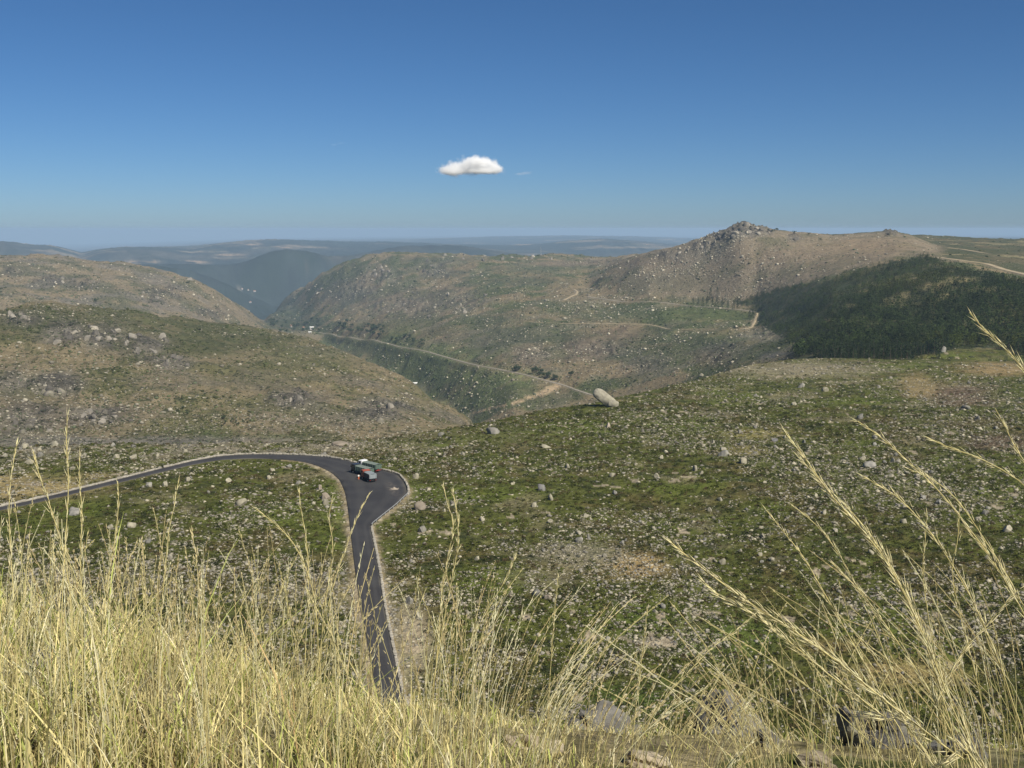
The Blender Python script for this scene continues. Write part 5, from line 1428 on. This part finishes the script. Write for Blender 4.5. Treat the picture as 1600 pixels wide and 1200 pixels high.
for x, y, h in ((1171, 497, 11), (1176, 495, 10)):
    P = cast([x], [y], 1000)[0]; hh = h / FPX * float(np.linalg.norm(P)); t = pine(tuple(P), hh, "small pine beside the bare zigzag at the plantation corner", "pines at the plantation corner"); t.scale = (hh * .7, hh * .7, hh)

# ------------------------------------------------------------------ houses and mast, far away
MW_ = mat_simple("pale_render", (.36, .34, .31), .8, var=.08, scale=.3); MR_ = mat_simple("tile_roof", (.30, .15, .10), .8, var=.25, scale=.5); MRW = mat_simple("pale_metal_roof", (.58, .58, .56), .5, var=.06, scale=.3)
def house(x, y, L, W, h, label, group=None, rmin=900, roof=None, yaw=.4):
    P = cast([x], [y], rmin)[0]
    if np.isnan(P[0]): return
    r = empty("house", (P[0], P[1], P[2] - .5), yaw); tag(r, label, "house", group)
    bm = bmesh.new(); add_box(bm, (0, 0, h / 2), (L, W, h)); bm_obj("walls", bm, MW_, r)
    bm = bmesh.new(); e = .5
    v = [bm.verts.new(q) for q in ((-L / 2 - e, -W / 2 - e, h + .02), (L / 2 + e, -W / 2 - e, h + .02), (L / 2 + e, W / 2 + e, h + .02), (-L / 2 - e, W / 2 + e, h + .02), (-L / 2 - e, 0, h + W * .28), (L / 2 + e, 0, h + W * .28))]
    for f in ((0, 1, 5, 4), (2, 3, 4, 5), (0, 4, 3), (1, 2, 5), (0, 3, 2, 1)): bm.faces.new([v[i] for i in f])
    bm_obj("roof", bm, roof or MR_, r)
    gl = MT["glass"]
    for s in (-1, 1):
        for k in range(3):
            bm = bmesh.new(); add_box(bm, ((k - 1) * L / 3.4, s * (W / 2 + .02), h * .6), (1.1, .08, 1.3)); bm_obj("window", bm, gl, r)
    bm = bmesh.new(); add_box(bm, (L * .16, -W / 2 - .03, 1.05), (1.0, .08, 2.1)); bm_obj("door", bm, M_BARK, r)
house(487, 515, 11, 8, 7, "white house at the head of the valley road", roof=MRW, rmin=1800)
house(484, 520, 8, 6, 3, "low white outbuilding below the white valley house", roof=MRW, rmin=1800)
house(648, 600, 12, 6, 3, "white roofed shed alone low on the valley slope", roof=MRW, rmin=1100)
for x, y in ((455, 511), (474, 514)):
    house(x, y, 8, 6, 5, "pale house among dark trees in the valley bottom", "houses in the valley bottom", 1800, yaw=rk.uniform(0, 3))
for x, y in ((378, 452), (388, 454), (398, 456), (391, 473)):
    house(x, y, 15, 10, 7, "tiny pale house in the blue distant valley", "houses in the blue distance", 5000, yaw=rk.uniform(0, 3))
def mast():
    P = cast([845], [399], 2500)[0]
    r = empty("lattice_mast", tuple(P)); tag(r, "thin mast standing on the distant plateau skyline", "mast")
    m = mat_simple("mast_steel", (.45, .43, .42), .6); h = 27
    bm = bmesh.new()
    for a in range(3):
        q = a * 2.094; add_cyl(bm, (1.6 * math.cos(q), 1.6 * math.sin(q), -1), (.3 * math.cos(q), .3 * math.sin(q), h), .16, .12, 5)
        for k in range(7):
            f0, f1 = k / 7, (k + 1) / 7; p = (a + 1) * 2.094
            r0, r1 = 1.6 - 1.3 * f0, 1.6 - 1.3 * f1
            add_cyl(bm, (r0 * math.cos(q), r0 * math.sin(q), h * f0), (r1 * math.cos(p), r1 * math.sin(p), h * f1), .08, seg=4)
    bm_obj("tower", bm, m, r)
    bm = bmesh.new(); add_cyl(bm, (0, 0, h - 1), (0, 0, h + 3), .1, seg=5); bm_obj("aerial", bm, m, r)
mast()

# ------------------------------------------------------------------ the small cloud
def cloud(name, label, cx, cy, lumps, dist, dens, nscale):
    bm = bmesh.new(); u = dist / FPX
    c = px_pt(cx, cy, dist)
    for dx, dy, rx, ry in lumps:
        k = bmesh.ops.create_icosphere(bm, subdivisions=3, radius=1)["verts"]
        bmesh.ops.transform(bm, matrix=Matrix.Translation((dx * u, 0, -dy * u)) @ Matrix.Diagonal((rx * u * 1.12, rx * u, ry * u * 1.12, 1)), verts=k)
    me = bpy.data.meshes.new(name); bm.to_mesh(me); bm.free()
    o = bpy.data.objects.new(name, me); COL.objects.link(o)
    rm = o.modifiers.new("r", 'REMESH'); rm.mode = 'VOXEL'; rm.voxel_size = 2.0 * u
    dg = bpy.context.evaluated_depsgraph_get(); new = bpy.data.meshes.new_from_object(o.evaluated_get(dg))
    bpy.data.objects.remove(o)
    n = len(new.vertices); V = np.empty(n * 3, np.float32); new.vertices.foreach_get("co", V); V = V.reshape(-1, 3)
    new.name = name
    m = bpy.data.materials.new(name + "_vapour"); m.use_nodes = True; nt = NT.__new__(NT); nt.m = m; nt.t = m.node_tree; nt.n = m.node_tree.nodes; nt.l = m.node_tree.links
    nt.n.remove(nt.n["Principled BSDF"])
    p = nt.obj()
    nz = nt.noise(1 / (nscale * u), 7, .66, p)
    f = None
    for dx, dy, rx, ry in lumps:
        sb = nt.node("ShaderNodeVectorMath", {0: p, 1: (dx * u, 0, -dy * u)}, operation='SUBTRACT').outputs[0]
        sc = nt.node("ShaderNodeVectorMath", {0: sb, 1: (1 / (rx * 1.12 * u), 1 / (rx * u), 1 / (ry * 1.12 * u))}, operation='MULTIPLY').outputs[0]
        ln = nt.node("ShaderNodeVectorMath", {0: sc}, operation='LENGTH').outputs["Value"]
        g = nt.math('SUBTRACT', 1.0, ln, clamp=True)
        g = nt.math('MULTIPLY', g, g)
        f = g if f is None else nt.math('ADD', f, g)
    e = nt.math('ADD', f, nt.math('MULTIPLY', nt.math('SUBTRACT', nz, .5), 1.45))
    d = nt.maprange(e, .05, .70, 0, dens)
    v = nt.node("ShaderNodeVolumePrincipled", {"Density": d, "Color": (1, 1, 1, 1), "Anisotropy": .0})
    nt.l.new(v.outputs[0], nt.n["Material Output"].inputs["Volume"])
    new.materials.clear(); new.materials.append(m)
    o = bpy.data.objects.new(name, new); link(o); o.location = c
    tag(o, label, "cloud")
cloud("cloud", "single small white fair weather cloud in the clear sky", 735, 259,
      [(-36, 6, 17, 10), (-22, 4, 20, 13), (-26, 10, 24, 7), (-4, -2, 22, 14), (8, -5, 20, 16), (22, -2, 20, 15), (36, 2, 14, 11), (44, 6, 11, 8), (12, 8, 34, 7), (34, 8, 18, 6)], 12000, .036, 12)
cloud("cloud_wisp", "faint grey wisp of cloud right of the small white cloud", 817, 271, [(-6, 1, 12, 3), (6, -1, 10, 4), (0, 0, 14, 3)], 12000, .0022, 8)

# ------------------------------------------------------------------ foreground rocks
def fg_rock(x, y, w, h, mat, label, i, yaw, sub=5, sink=.5, r=None):
    P = cast([x], [y], 1.0)[0] if r is None else None
    if r is not None:
        q = px_pt(x, y, r); P = np.array([q.x, q.y, float(Hxy(q.x, q.y))])
    d = float(np.linalg.norm(P)); mw, mh = w / FPX * d, h / FPX * d
    rg = np.random.default_rng(900 + i)
    V, F = hull_rock(rg, sub, 9, .7, .05)
    N = V / np.linalg.norm(V, axis=1)[:, None]
    V = V + N * (.09 * fbm(V[:, 0] * 3 + V[:, 2] * 2, V[:, 1] * 3 - V[:, 2] * 1.3, 6, i))[:, None]
    cr = np.abs(V[:, 0] * .5 + V[:, 2] * .8 - .12 + .12 * fbm(V[:, 1] * 2, V[:, 0] * 2, 3, i + 4))
    V = V - N * (.22 * np.exp(-(cr / .05) ** 2))[:, None]
    cr2 = np.abs(V[:, 0] * .8 - V[:, 2] * .3 - .25 + .15 * fbm(V[:, 1] * 2.4, V[:, 2] * 2.4, 3, i + 7))
    V = V - N * (.18 * np.exp(-(cr2 / .04) ** 2))[:, None]
    zr_ = V[:, 2].max() - V[:, 2].min()
    S = np.array([mw / 2, mw / 2 * .8, mh / zr_ * 1.35])
    V = V * S
    o = np_obj("granite_rock", V, F, [mat], smooth=True)
    try: o.data.set_sharp_from_angle(angle=math.radians(35))
    except Exception: pass
    o.rotation_euler = (0, 0, yaw)
    o.location = (P[0], P[1], P[2] - V[:, 2].min() - sink * (V[:, 2].max() - V[:, 2].min()))
    tag(o, label, "rock")
    return o
fg_rock(950, 1164, 140, 100, M_GRANITE_N, "grey cracked granite rock in the foreground grass below the tan patch", 1, .3, r=7.2)
fg_rock(1010, 1210, 84, 44, M_GRANITE_T, "rounded tan rock at the bottom edge right of centre", 2, 1.0, r=4.6)
fg_rock(1140, 1184, 140, 86, M_GRANITE_N, "lichened grey outcrop with dark hollows at the bottom right of centre", 3, 2.2, r=6.4)
fg_rock(1195, 1206, 60, 36, M_GRANITE_N, "small grey rock leaning against the lichened outcrop", 4, .7, r=5.6)
fg_rock(1375, 1184, 150, 90, M_GRANITE_N, "wide grey rock under the thick grass plume at lower right", 5, 1.7, r=6.0)
fg_rock(1500, 1212, 90, 40, M_GRANITE_N, "low grey rock at the bottom right corner in the grass", 6, 2.7, r=5.6)
fg_rock(825, 1204, 110, 34, M_GRANITE_T, "pale low rock at the bottom edge near the centre", 7, .2, r=4.6)
fg_rock(1270, 1212, 70, 32, M_GRANITE_T, "flat tan rock at the bottom edge between the two grey rocks", 8, 2.0, r=5.0)
fg_rock(275, 1150, 70, 34, M_GRANITE_N, "small pale grey stone deep in the grass at lower left", 9, .4)
fg_rock(60, 1040, 60, 30, M_GRANITE_N, "weathered grey stone in grass near the left edge", 10, 1.4)

# ------------------------------------------------------------------ dry grass
def straw_mat(name, transl=.22):
    m = NT(name)
    c = m.attr("tint")
    t = m.node("ShaderNodeBsdfTranslucent", {"Color": c})
    m.set(Base_Color=c, Roughness=.55, Specular_IOR_Level=.25)
    mx = m.node("ShaderNodeMixShader", {0: transl, 1: m.b.outputs[0], 2: t.outputs[0]})
    m.l.new(mx.outputs[0], m.out.inputs["Surface"])
    return m.m
M_STRAW = straw_mat("dry_straw")
M_SEED = straw_mat("dry_seed_husks", .28)
gr = np.random.default_rng(77)

def near_ground(x, y):
    return Hxy(x, y)

def blades(n_try, region):
    """curved tapering leaves from tussocks; region(px) gives how thickly they grow"""
    az = gr.uniform(-.62, .62, n_try); r = np.sqrt(gr.uniform(1.55 ** 2, 9.5 ** 2, n_try))
    X, Y = np.sin(az) * r, np.cos(az) * r
    px = 800 + FPX * np.tan(az)
    tus = fbm(X / .22, Y / .22, 3, 501)
    pat = fbm(X / .8, Y / .8, 3, 503)
    k = gr.random(n_try) < region(px, r) * (.18 + 1.3 * np.clip(tus + .25, 0, 1)) * np.clip(.75 + 1.6 * pat, .15, 1.2)
    X, Y, px, r, tus = X[k], Y[k], px[k], r[k], tus[k]
    n = len(X); Z = near_ground(X, Y)
    left = sstep(900, 500, px)
    h = np.clip(gr.lognormal(math.log(.23), .45, n), .07, .62) * (.50 + .60 * left) * (.8 + .5 * np.clip(tus + .2, 0, 1)) * (1 - .62 * sstep(3.2, 6.0, r) * (.2 + .8 * left)) * (1 - .35 * sstep(330, 520, px) * sstep(2.6, 4.0, r))
    la = gr.uniform(0, 2 * PI, n); lean = gr.uniform(.05, .75, n) * h
    dx = np.cos(la) * lean + np.where(px > 1100, -.10, .04) * h; dy = np.sin(la) * lean
    T = np.array([0, .3, .6, .85, 1.0])
    w = gr.uniform(.0011, .0024, n) * (.8 + r * .10) * np.where(gr.random(n) < .10, 1.9, 1.0)
    W = np.array([1, .9, .7, .4, .04])
    curl = gr.uniform(.3, 1.1, n)
    C0 = np.stack([X[:, None] + dx[:, None] * T ** 1.8, Y[:, None] + dy[:, None] * T ** 1.8, Z[:, None] - .02 + h[:, None] * (T - .30 * curl[:, None] * T ** 3)], -1)
    fa = gr.uniform(0, PI, n)
    side = np.stack([np.cos(fa), np.sin(fa), np.zeros(n)], -1)[:, None, :] * (w[:, None] * W)[..., None]
    V = np.stack([C0 - side, C0 + side], 2).reshape(n, 10, 3)
    q = np.array([[0, 1, 3, 2], [2, 3, 5, 4], [4, 5, 7, 6], [6, 7, 9, 8]])
    F = (q[None] + (np.arange(n) * 10)[:, None, None]).reshape(-1, 4)
    u = gr.random(n)[:, None]
    c = np.where(u < .50, C(.72, .62, .28)[None], np.where(u < .70, C(.79, .72, .46)[None], np.where(u < .96, C(.42, .46, .12)[None], C(.46, .33, .15)[None]))) * gr.uniform(.65, 1.12, n)[:, None]
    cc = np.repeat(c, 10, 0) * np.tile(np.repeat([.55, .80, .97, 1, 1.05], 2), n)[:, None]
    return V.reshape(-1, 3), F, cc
def dens_fn(px, r):
    left = sstep(1000, 620, px)
    d = .34 + .62 * left
    d *= 1 - .75 * sstep(np.where(px > 750, 6.4, 5.0), 8.5, r) * (1 - .4 * left)
    d *= np.clip(1.6 - r * .10, .3, 1.3)
    return d
V, F, cc = blades(150000, dens_fn)
print("blades", len(F) // 4)
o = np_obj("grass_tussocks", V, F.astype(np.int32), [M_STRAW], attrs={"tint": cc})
tag(o, "dense dry yellow mountain grass in the foreground", "grass", kind="stuff")

def curve_pts(P, n):
    P = np.asarray(P, float)
    s = np.concatenate([[0], np.cumsum(np.linalg.norm(np.diff(P, axis=0), axis=1))]); s /= s[-1]
    q = np.linspace(0, 1, n)
    if len(P) < 4:
        return np.stack([np.interp(q, s, P[:, k]) for k in range(3)], 1)
    # Catmull-Rom through the points
    out = []
    E = np.concatenate([[2 * P[0] - P[1]], P, [2 * P[-1] - P[-2]]])
    for t in q:
        i = min(max(np.searchsorted(s, t, 'right') - 1, 0), len(P) - 2)
        u = (t - s[i]) / (s[i + 1] - s[i]); a, b, c, d = E[i:i + 4]
        out.append(.5 * (2 * b + (c - a) * u + (2 * a - 5 * b + 4 * c - d) * u * u + (3 * b - a - 3 * c + d) * u ** 3))
    return np.array(out)

def stem_geo(P, r0, r1):
    n = len(P); d = np.gradient(P, axis=0); d /= np.linalg.norm(d, axis=1)[:, None] + 1e-9
    a = np.cross(d, [0.3, 1, .2]); a /= np.linalg.norm(a, axis=1)[:, None] + 1e-9; b = np.cross(d, a)
    R = np.linspace(r0, r1, n)[:, None]
    V = np.stack([P + (a * math.cos(k * 2.0944) + b * math.sin(k * 2.0944)) * R for k in range(3)], 1).reshape(-1, 3)
    F = []
    for i in range(n - 1):
        for k in range(3): F.append([i * 3 + k, i * 3 + (k + 1) % 3, i * 3 + 3 + (k + 1) % 3, i * 3 + 3 + k])
    return V, np.array(F, np.int32)

def head_geo(P, n, spread, length, width, rng, awn=0.0):
    """flattened husks set on short stalklets up the top of a stem; P runs from the lower end of the head to its tip"""
    m = len(P); d = np.gradient(P, axis=0); d /= np.linalg.norm(d, axis=1)[:, None] + 1e-9
    t = np.sort(rng.uniform(0, 1, n)) ** .9
    i = np.clip((t * (m - 1)).astype(int), 0, m - 2); f = (t * (m - 1) - i)[:, None]
    base = P[i] * (1 - f) + P[i + 1] * f; dd = d[i]
    a = np.cross(dd, [0.31, .9, .25]); a /= np.linalg.norm(a, axis=1)[:, None]; b = np.cross(dd, a)
    ph = rng.uniform(0, 2 * PI, n)
    out = a * np.cos(ph)[:, None] + b * np.sin(ph)[:, None]
    prof = (np.sin(PI * np.clip(t * .86 + .12, 0, 1)) ** .7)[:, None]
    br = spread * prof * rng.uniform(.25, 1.0, n)[:, None]
    up = rng.uniform(.55, 1.0, n)[:, None]
    start = base + out * br * .45 + dd * br * 1.3
    ax = dd * up + out * rng.uniform(.03, .30, n)[:, None]; ax[:, 2] -= .02; ax /= np.linalg.norm(ax, axis=1)[:, None]
    L = length * rng.uniform(.5, 1.35, n)[:, None] * (1 - .35 * t[:, None]); W = width * rng.uniform(.7, 1.2, n)[:, None]
    u = np.cross(ax, out); u /= np.linalg.norm(u, axis=1)[:, None] + 1e-9; v = np.cross(ax, u)
    mid = start + ax * L * .42
    V = np.stack([start, mid + u * W, mid + v * W * .7, mid - u * W, mid - v * W * .7, start + ax * L * (1 + awn)], 1).reshape(-1, 3)
    q = np.array([[0, 2, 1], [0, 3, 2], [0, 4, 3], [0, 1, 4], [5, 1, 2], [5, 2, 3], [5, 3, 4], [5, 4, 1]])
    F = (q[None] + (np.arange(n) * 6)[:, None, None]).reshape(-1, 3)
    # stalklets and the axis that carries them
    w = .0005
    S = np.stack([base - u * w, base + u * w, start + u * w, start - u * w], 1).reshape(-1, 3)
    F2 = (np.array([[0, 1, 2], [0, 2, 3]])[None] + (np.arange(n) * 4)[:, None, None]).reshape(-1, 3) + len(V)
    rv, rf = stem_geo(P, .0009, .0005)
    rt = np.concatenate([rf[:, [0, 1, 2]], rf[:, [0, 2, 3]]]) + len(V) + len(S)
    return np.concatenate([V, S, rv]), np.concatenate([F, F2, rt]).astype(np.int32)

STRAW = [C(.70, .60, .33), C(.78, .71, .47), C(.64, .56, .28), C(.60, .49, .26)]
def tone(n, rng, base=None):
    b = STRAW[int(rng.integers(0, 4))] if base is None else base
    return np.clip(b[None] * rng.uniform(.8, 1.15, (n, 1)), 0, .8)

# --- stalks beyond counting
def stalk_crowd(n):
    SV, SF, SC_, HV, HF, HC = [], [], [], [], [], []
    so = ho = 0
    for k in range(n):
        u = gr.random()
        if u < .40: px = gr.uniform(-70, 560)
        elif u < .58: px = gr.uniform(560, 870)
        elif u < .78: px = gr.uniform(820, 1260)
        else: px = gr.uniform(1180, 1680)
        if 568 < px < 650 and gr.random() < .6: px += 90
        r = gr.uniform(2.3, 5.2) if px < 850 else gr.uniform(2.6, 5.8)
        az = math.atan((px - 800) / FPX); X, Y = math.sin(az) * r, math.cos(az) * r; Z = float(near_ground(X, Y))
        # tips: how high in the photo stalks of this column reach
        top = np.interp(px, [-70, 0, 120, 300, 500, 600, 720, 800, 850, 950, 1100, 1250, 1400, 1700], [760, 770, 790, 830, 830, 905, 850, 890, 955, 1010, 985, 960, 900, 840])
        ty = top + abs(gr.normal(0, 112)) + gr.uniform(-25, 85)
        lean = (gr.normal(.03, .14) if px < 760 else gr.normal(.30, .16) if px < 1180 else gr.normal(-.30, .22))
        _, tt = px_az_t(px, ty); zt = float(tt) * r
        h = max(zt - Z, .22); h = min(h, 1.15)
        dx = lean * h; dy = gr.normal(0, .10) * h
        q = np.linspace(0, 1, 9)[:, None]
        bend = q ** (1.6 + 1.4 * gr.random())
        kink = np.sin(q * gr.uniform(4, 8) + gr.uniform(0, 6)) * .006
        P = np.concatenate([X + dx * bend + kink, Y + dy * bend, Z - .02 + (h + .02) * q * (1 - .06 * abs(lean) * q)], 1)
        b = STRAW[int(gr.integers(0, 4))]
        v, f = stem_geo(P, .0018 * (.75 + r * .09), .0009 * (.75 + r * .09))
        SV.append(v); SF.append(f + so); so += len(v); SC_.append(tone(len(v), gr, b * C(.92, .95, .85)))
        hl = gr.uniform(.24, .46)
        hp = curve_pts(P, 40)[int(40 * (1 - hl)):]
        ns = int(gr.integers(9, 22))
        v, f = head_geo(hp, ns, gr.uniform(.004, .016), gr.uniform(.011, .019), .0013 * (.8 + r * .08), gr, .4)
        HV.append(v); HF.append(f + ho); ho += len(v); HC.append(tone(len(v), gr, b))
    o = np_obj("grass_stalks", np.concatenate(SV), np.concatenate(SF), [M_STRAW], attrs={"tint": np.concatenate(SC_)})
    tag(o, "crowd of thin dry grass stems in the foreground", "grass", kind="stuff")
    o = np_obj("grass_seed_heads", np.concatenate(HV), np.concatenate(HF), [M_SEED], attrs={"tint": np.concatenate(HC)})
    tag(o, "crowd of pale seed heads on the dry grass stems", "grass", kind="stuff")
stalk_crowd(800)

# --- the stalks that stand out one by one
def grass_stalk(pts, r, head, label, plume=1.0, n=60, group=None, rt=None, thick=1.0):
    """pts: course in the photo from tip to foot; head: part of the length that carries seed"""
    rt = r if rt is None else rt
    m = len(pts)
    P = np.array([px_pt(x, y, rt + (r - rt) * i / (m - 1))[:] for i, (x, y) in enumerate(pts)])
    foot = P[-1].copy(); g = float(near_ground(foot[0], foot[1]))
    if foot[2] > g + .02:
        d = P[-1] - P[-2]; d /= np.linalg.norm(d); L = (foot[2] - g) / max(-d[2], .35)
        e = foot + d * L * np.array([.6, .6, 1]); e[2] = float(near_ground(e[0], e[1])) - .02
        P = np.concatenate([P, [e]])
    P = curve_pts(P[::-1], 44)                 # foot first
    root = empty("grass_stalk", tuple(P[0])); b = P - P[0]
    tag(root, label, "grass stalk", group)
    v, f = stem_geo(b, .0022 * thick, .0009 * thick)
    n = int(n * 1.2)
    np_obj("stem", v, f, [M_STRAW], parent=root, attrs={"tint": tone(len(v), gr, C(.72, .62, .28))})
    hp = b[int(44 * (1 - head)):]
    v, f = head_geo(curve_pts(hp, 40), n, .010 * plume, .015 * (.7 + .3 * plume), .0009 * thick, gr, 1.1)
    np_obj("seed_head", v, f, [M_SEED], parent=root, attrs={"tint": tone(len(v), gr, C(.78, .69, .40))})
    return root
T = grass_stalk
T([(1515, 488), (1535, 512), (1560, 535), (1600, 578), (1680, 700), (1740, 860), (1780, 1100)], 2.0, .33, "tallest grass stalk, its seed head crossing the pine wood at the right edge", 1.1, 90, thick=1.15)
T([(1228, 678), (1262, 722), (1300, 775), (1345, 825), (1390, 885), (1440, 985), (1490, 1110), (1530, 1230)], 1.9, .48, "bent grass stalk with the longest plume, its tip left of all the right hand stalks", 1.5, 150, thick=1.2)
T([(1246, 712), (1290, 760), (1335, 805), (1370, 850), (1420, 940), (1470, 1080), (1500, 1230)], 1.95, .40, "bent grass stalk running close under the longest plume", 1.3, 110, thick=1.1)
T([(1340, 658), (1375, 682), (1420, 722), (1465, 765), (1510, 820), (1560, 890), (1620, 1000), (1680, 1160)], 1.9, .45, "bent grass stalk with thin plume rising to the brown bare patch", 1.1, 110, thick=1.1)
T([(1420, 733), (1450, 745), (1490, 775), (1530, 830), (1590, 930), (1650, 1080)], 2.0, .35, "forked looking thin stalk just below the plume that reaches the brown patch", .9, 60)
T([(1446, 682), (1480, 698), (1520, 712), (1555, 728), (1600, 758), (1680, 850), (1740, 1000)], 2.0, .45, "nearly level grass plume reaching in from the right edge", 1.1, 90)
T([(1555, 638), (1572, 670), (1590, 705), (1615, 745), (1660, 860), (1700, 1020)], 2.0, .42, "short upright plume tip at the right edge above the level one", 1.0, 70)
T([(1045, 845), (1085, 878), (1130, 912), (1180, 948), (1240, 985), (1310, 1035), (1390, 1100), (1500, 1185), (1560, 1240)], 1.75, .58, "thick feathery plume slanting across the lower right, the heaviest of all", 1.9, 230, thick=1.3)
T([(1095, 905), (1130, 935), (1180, 962), (1230, 1000), (1290, 1050), (1380, 1120), (1470, 1210)], 1.75, .45, "second feathery plume lying along the underside of the heaviest plume", 1.6, 150, thick=1.1)
T([(1198, 798), (1225, 832), (1255, 870), (1290, 930), (1330, 1000), (1390, 1110), (1430, 1220)], 2.1, .42, "slender stalk with narrow head standing left of the bundle of right plumes", .8, 60)
T([(1238, 790), (1270, 815), (1300, 850), (1330, 900), (1370, 990), (1420, 1120), (1450, 1230)], 2.1, .38, "slender stalk with narrow head inside the bundle of right plumes", .9, 60)
T([(1590, 922), (1562, 952), (1535, 985), (1510, 1010), (1470, 1080), (1430, 1190), (1415, 1230)], 2.2, .30, "single stalk at lower right leaning to the right against the others", 1.0, 60)
T([(1448, 802), (1446, 840), (1442, 890), (1450, 960), (1470, 1080), (1480, 1220)], 2.3, .40, "thin upright stalk at right whose head hangs straight down the middle", .7, 40)
T([(1499, 790), (1497, 840), (1488, 890), (1500, 960), (1530, 1080), (1550, 1220)], 2.3, .40, "thin upright stalk at right with a wavy open head", .9, 40)
T([(1350, 745), (1400, 775), (1440, 815), (1480, 870), (1530, 960), (1580, 1090), (1610, 1230)], 1.95, .35, "middle stalk of the right bundle passing over the stony heath", 1.1, 80)
T([(1300, 880), (1345, 925), (1390, 985), (1440, 1060), (1500, 1170), (1530, 1240)], 2.0, .3, "low right hand stalk bending away above the wide grey rock", 1.1, 70)
T([(692, 758), (700, 790), (708, 822), (700, 870), (690, 930), (684, 1010), (676, 1110)], 2.9, .45, "tall straight stalk right of the road reaching the height of the guard rail", 1.0, 70, thick=1.1)
T([(708, 770), (714, 800), (716, 850), (706, 905), (690, 990), (672, 1110)], 2.9, .42, "tall stalk crossing the straight one right of the road", 1.0, 70, thick=1.1)
T([(578, 770), (562, 800), (548, 835), (532, 880), (512, 950), (495, 1060)], 2.8, .3, "stalk leaning right whose head lies across the dark pull-off", .6, 40)
T([(467, 762), (470, 795), (478, 840), (482, 890), (480, 960), (476, 1060)], 2.8, .42, "straight stalk with knotted head left of the road", .7, 45)
T([(400, 795), (425, 815), (450, 838), (470, 870), (490, 930), (500, 1040)], 2.8, .4, "stalk bent to the left with its head pointing at the road loop", .9, 60)
T([(519, 780), (514, 812), (520, 850), (515, 900), (505, 970), (500, 1060)], 2.9, .4, "upright stalk close to the left verge of the road", .7, 45)
T([(280, 745), (272, 790), (264, 830), (258, 890), (252, 960), (248, 1060)], 2.7, .38, "tallest thin stalk inside the view of the road loop", .6, 45)
T([(184, 752), (185, 790), (180, 840), (170, 900), (160, 980), (158, 1080)], 2.6, .35, "thin stalk crossing the left part of the road", .6, 45)
T([(52, 705), (62, 745), (78, 790), (95, 850), (110, 930), (118, 1060)], 2.3, .4, "tall stalk at the left bending its head over the tan grass", .8, 60)
T([(26, 695), (18, 740), (14, 800), (18, 880), (24, 980), (28, 1090)], 2.3, .4, "tall stalk nearest the left edge", .7, 50)
T([(105, 650), (104, 700), (107, 750), (104, 820), (98, 920), (96, 1060)], 2.3, .32, "highest reaching stalk at the left, its tip against the left hill", .5, 45)
T([(125, 712), (124, 750), (128, 800), (126, 870), (128, 960), (130, 1080)], 2.4, .35, "thin upright stalk right of the highest one at the left", .5, 40)
T([(805, 870), (790, 905), (770, 940), (745, 985), (720, 1050), (700, 1130)], 3.0, .4, "stalk leaning right with a loose open head right of the road foot", 1.2, 60)
T([(872, 898), (868, 940), (864, 990), (860, 1050), (855, 1140)], 3.0, .35, "straight thin stalk standing alone at the centre below the tan patch", .5, 40)
T([(1012, 952), (1008, 985), (1004, 1020), (998, 1070), (990, 1140)], 3.1, .5, "upright knotted seed head in front of the bright green hollow", .8, 50)
T([(1178, 960), (1150, 985), (1115, 1010), (1085, 1040), (1040, 1090), (1000, 1160)], 2.9, .45, "arched grass head leaning right over the bright green hollow", .9, 60)
cloud("cloud_wisp", "very faint wisp of cloud above and left of the small white cloud", 527, 225, [(-5, 1, 9, 3), (5, -1, 8, 3)], 12000, .0012, 8)
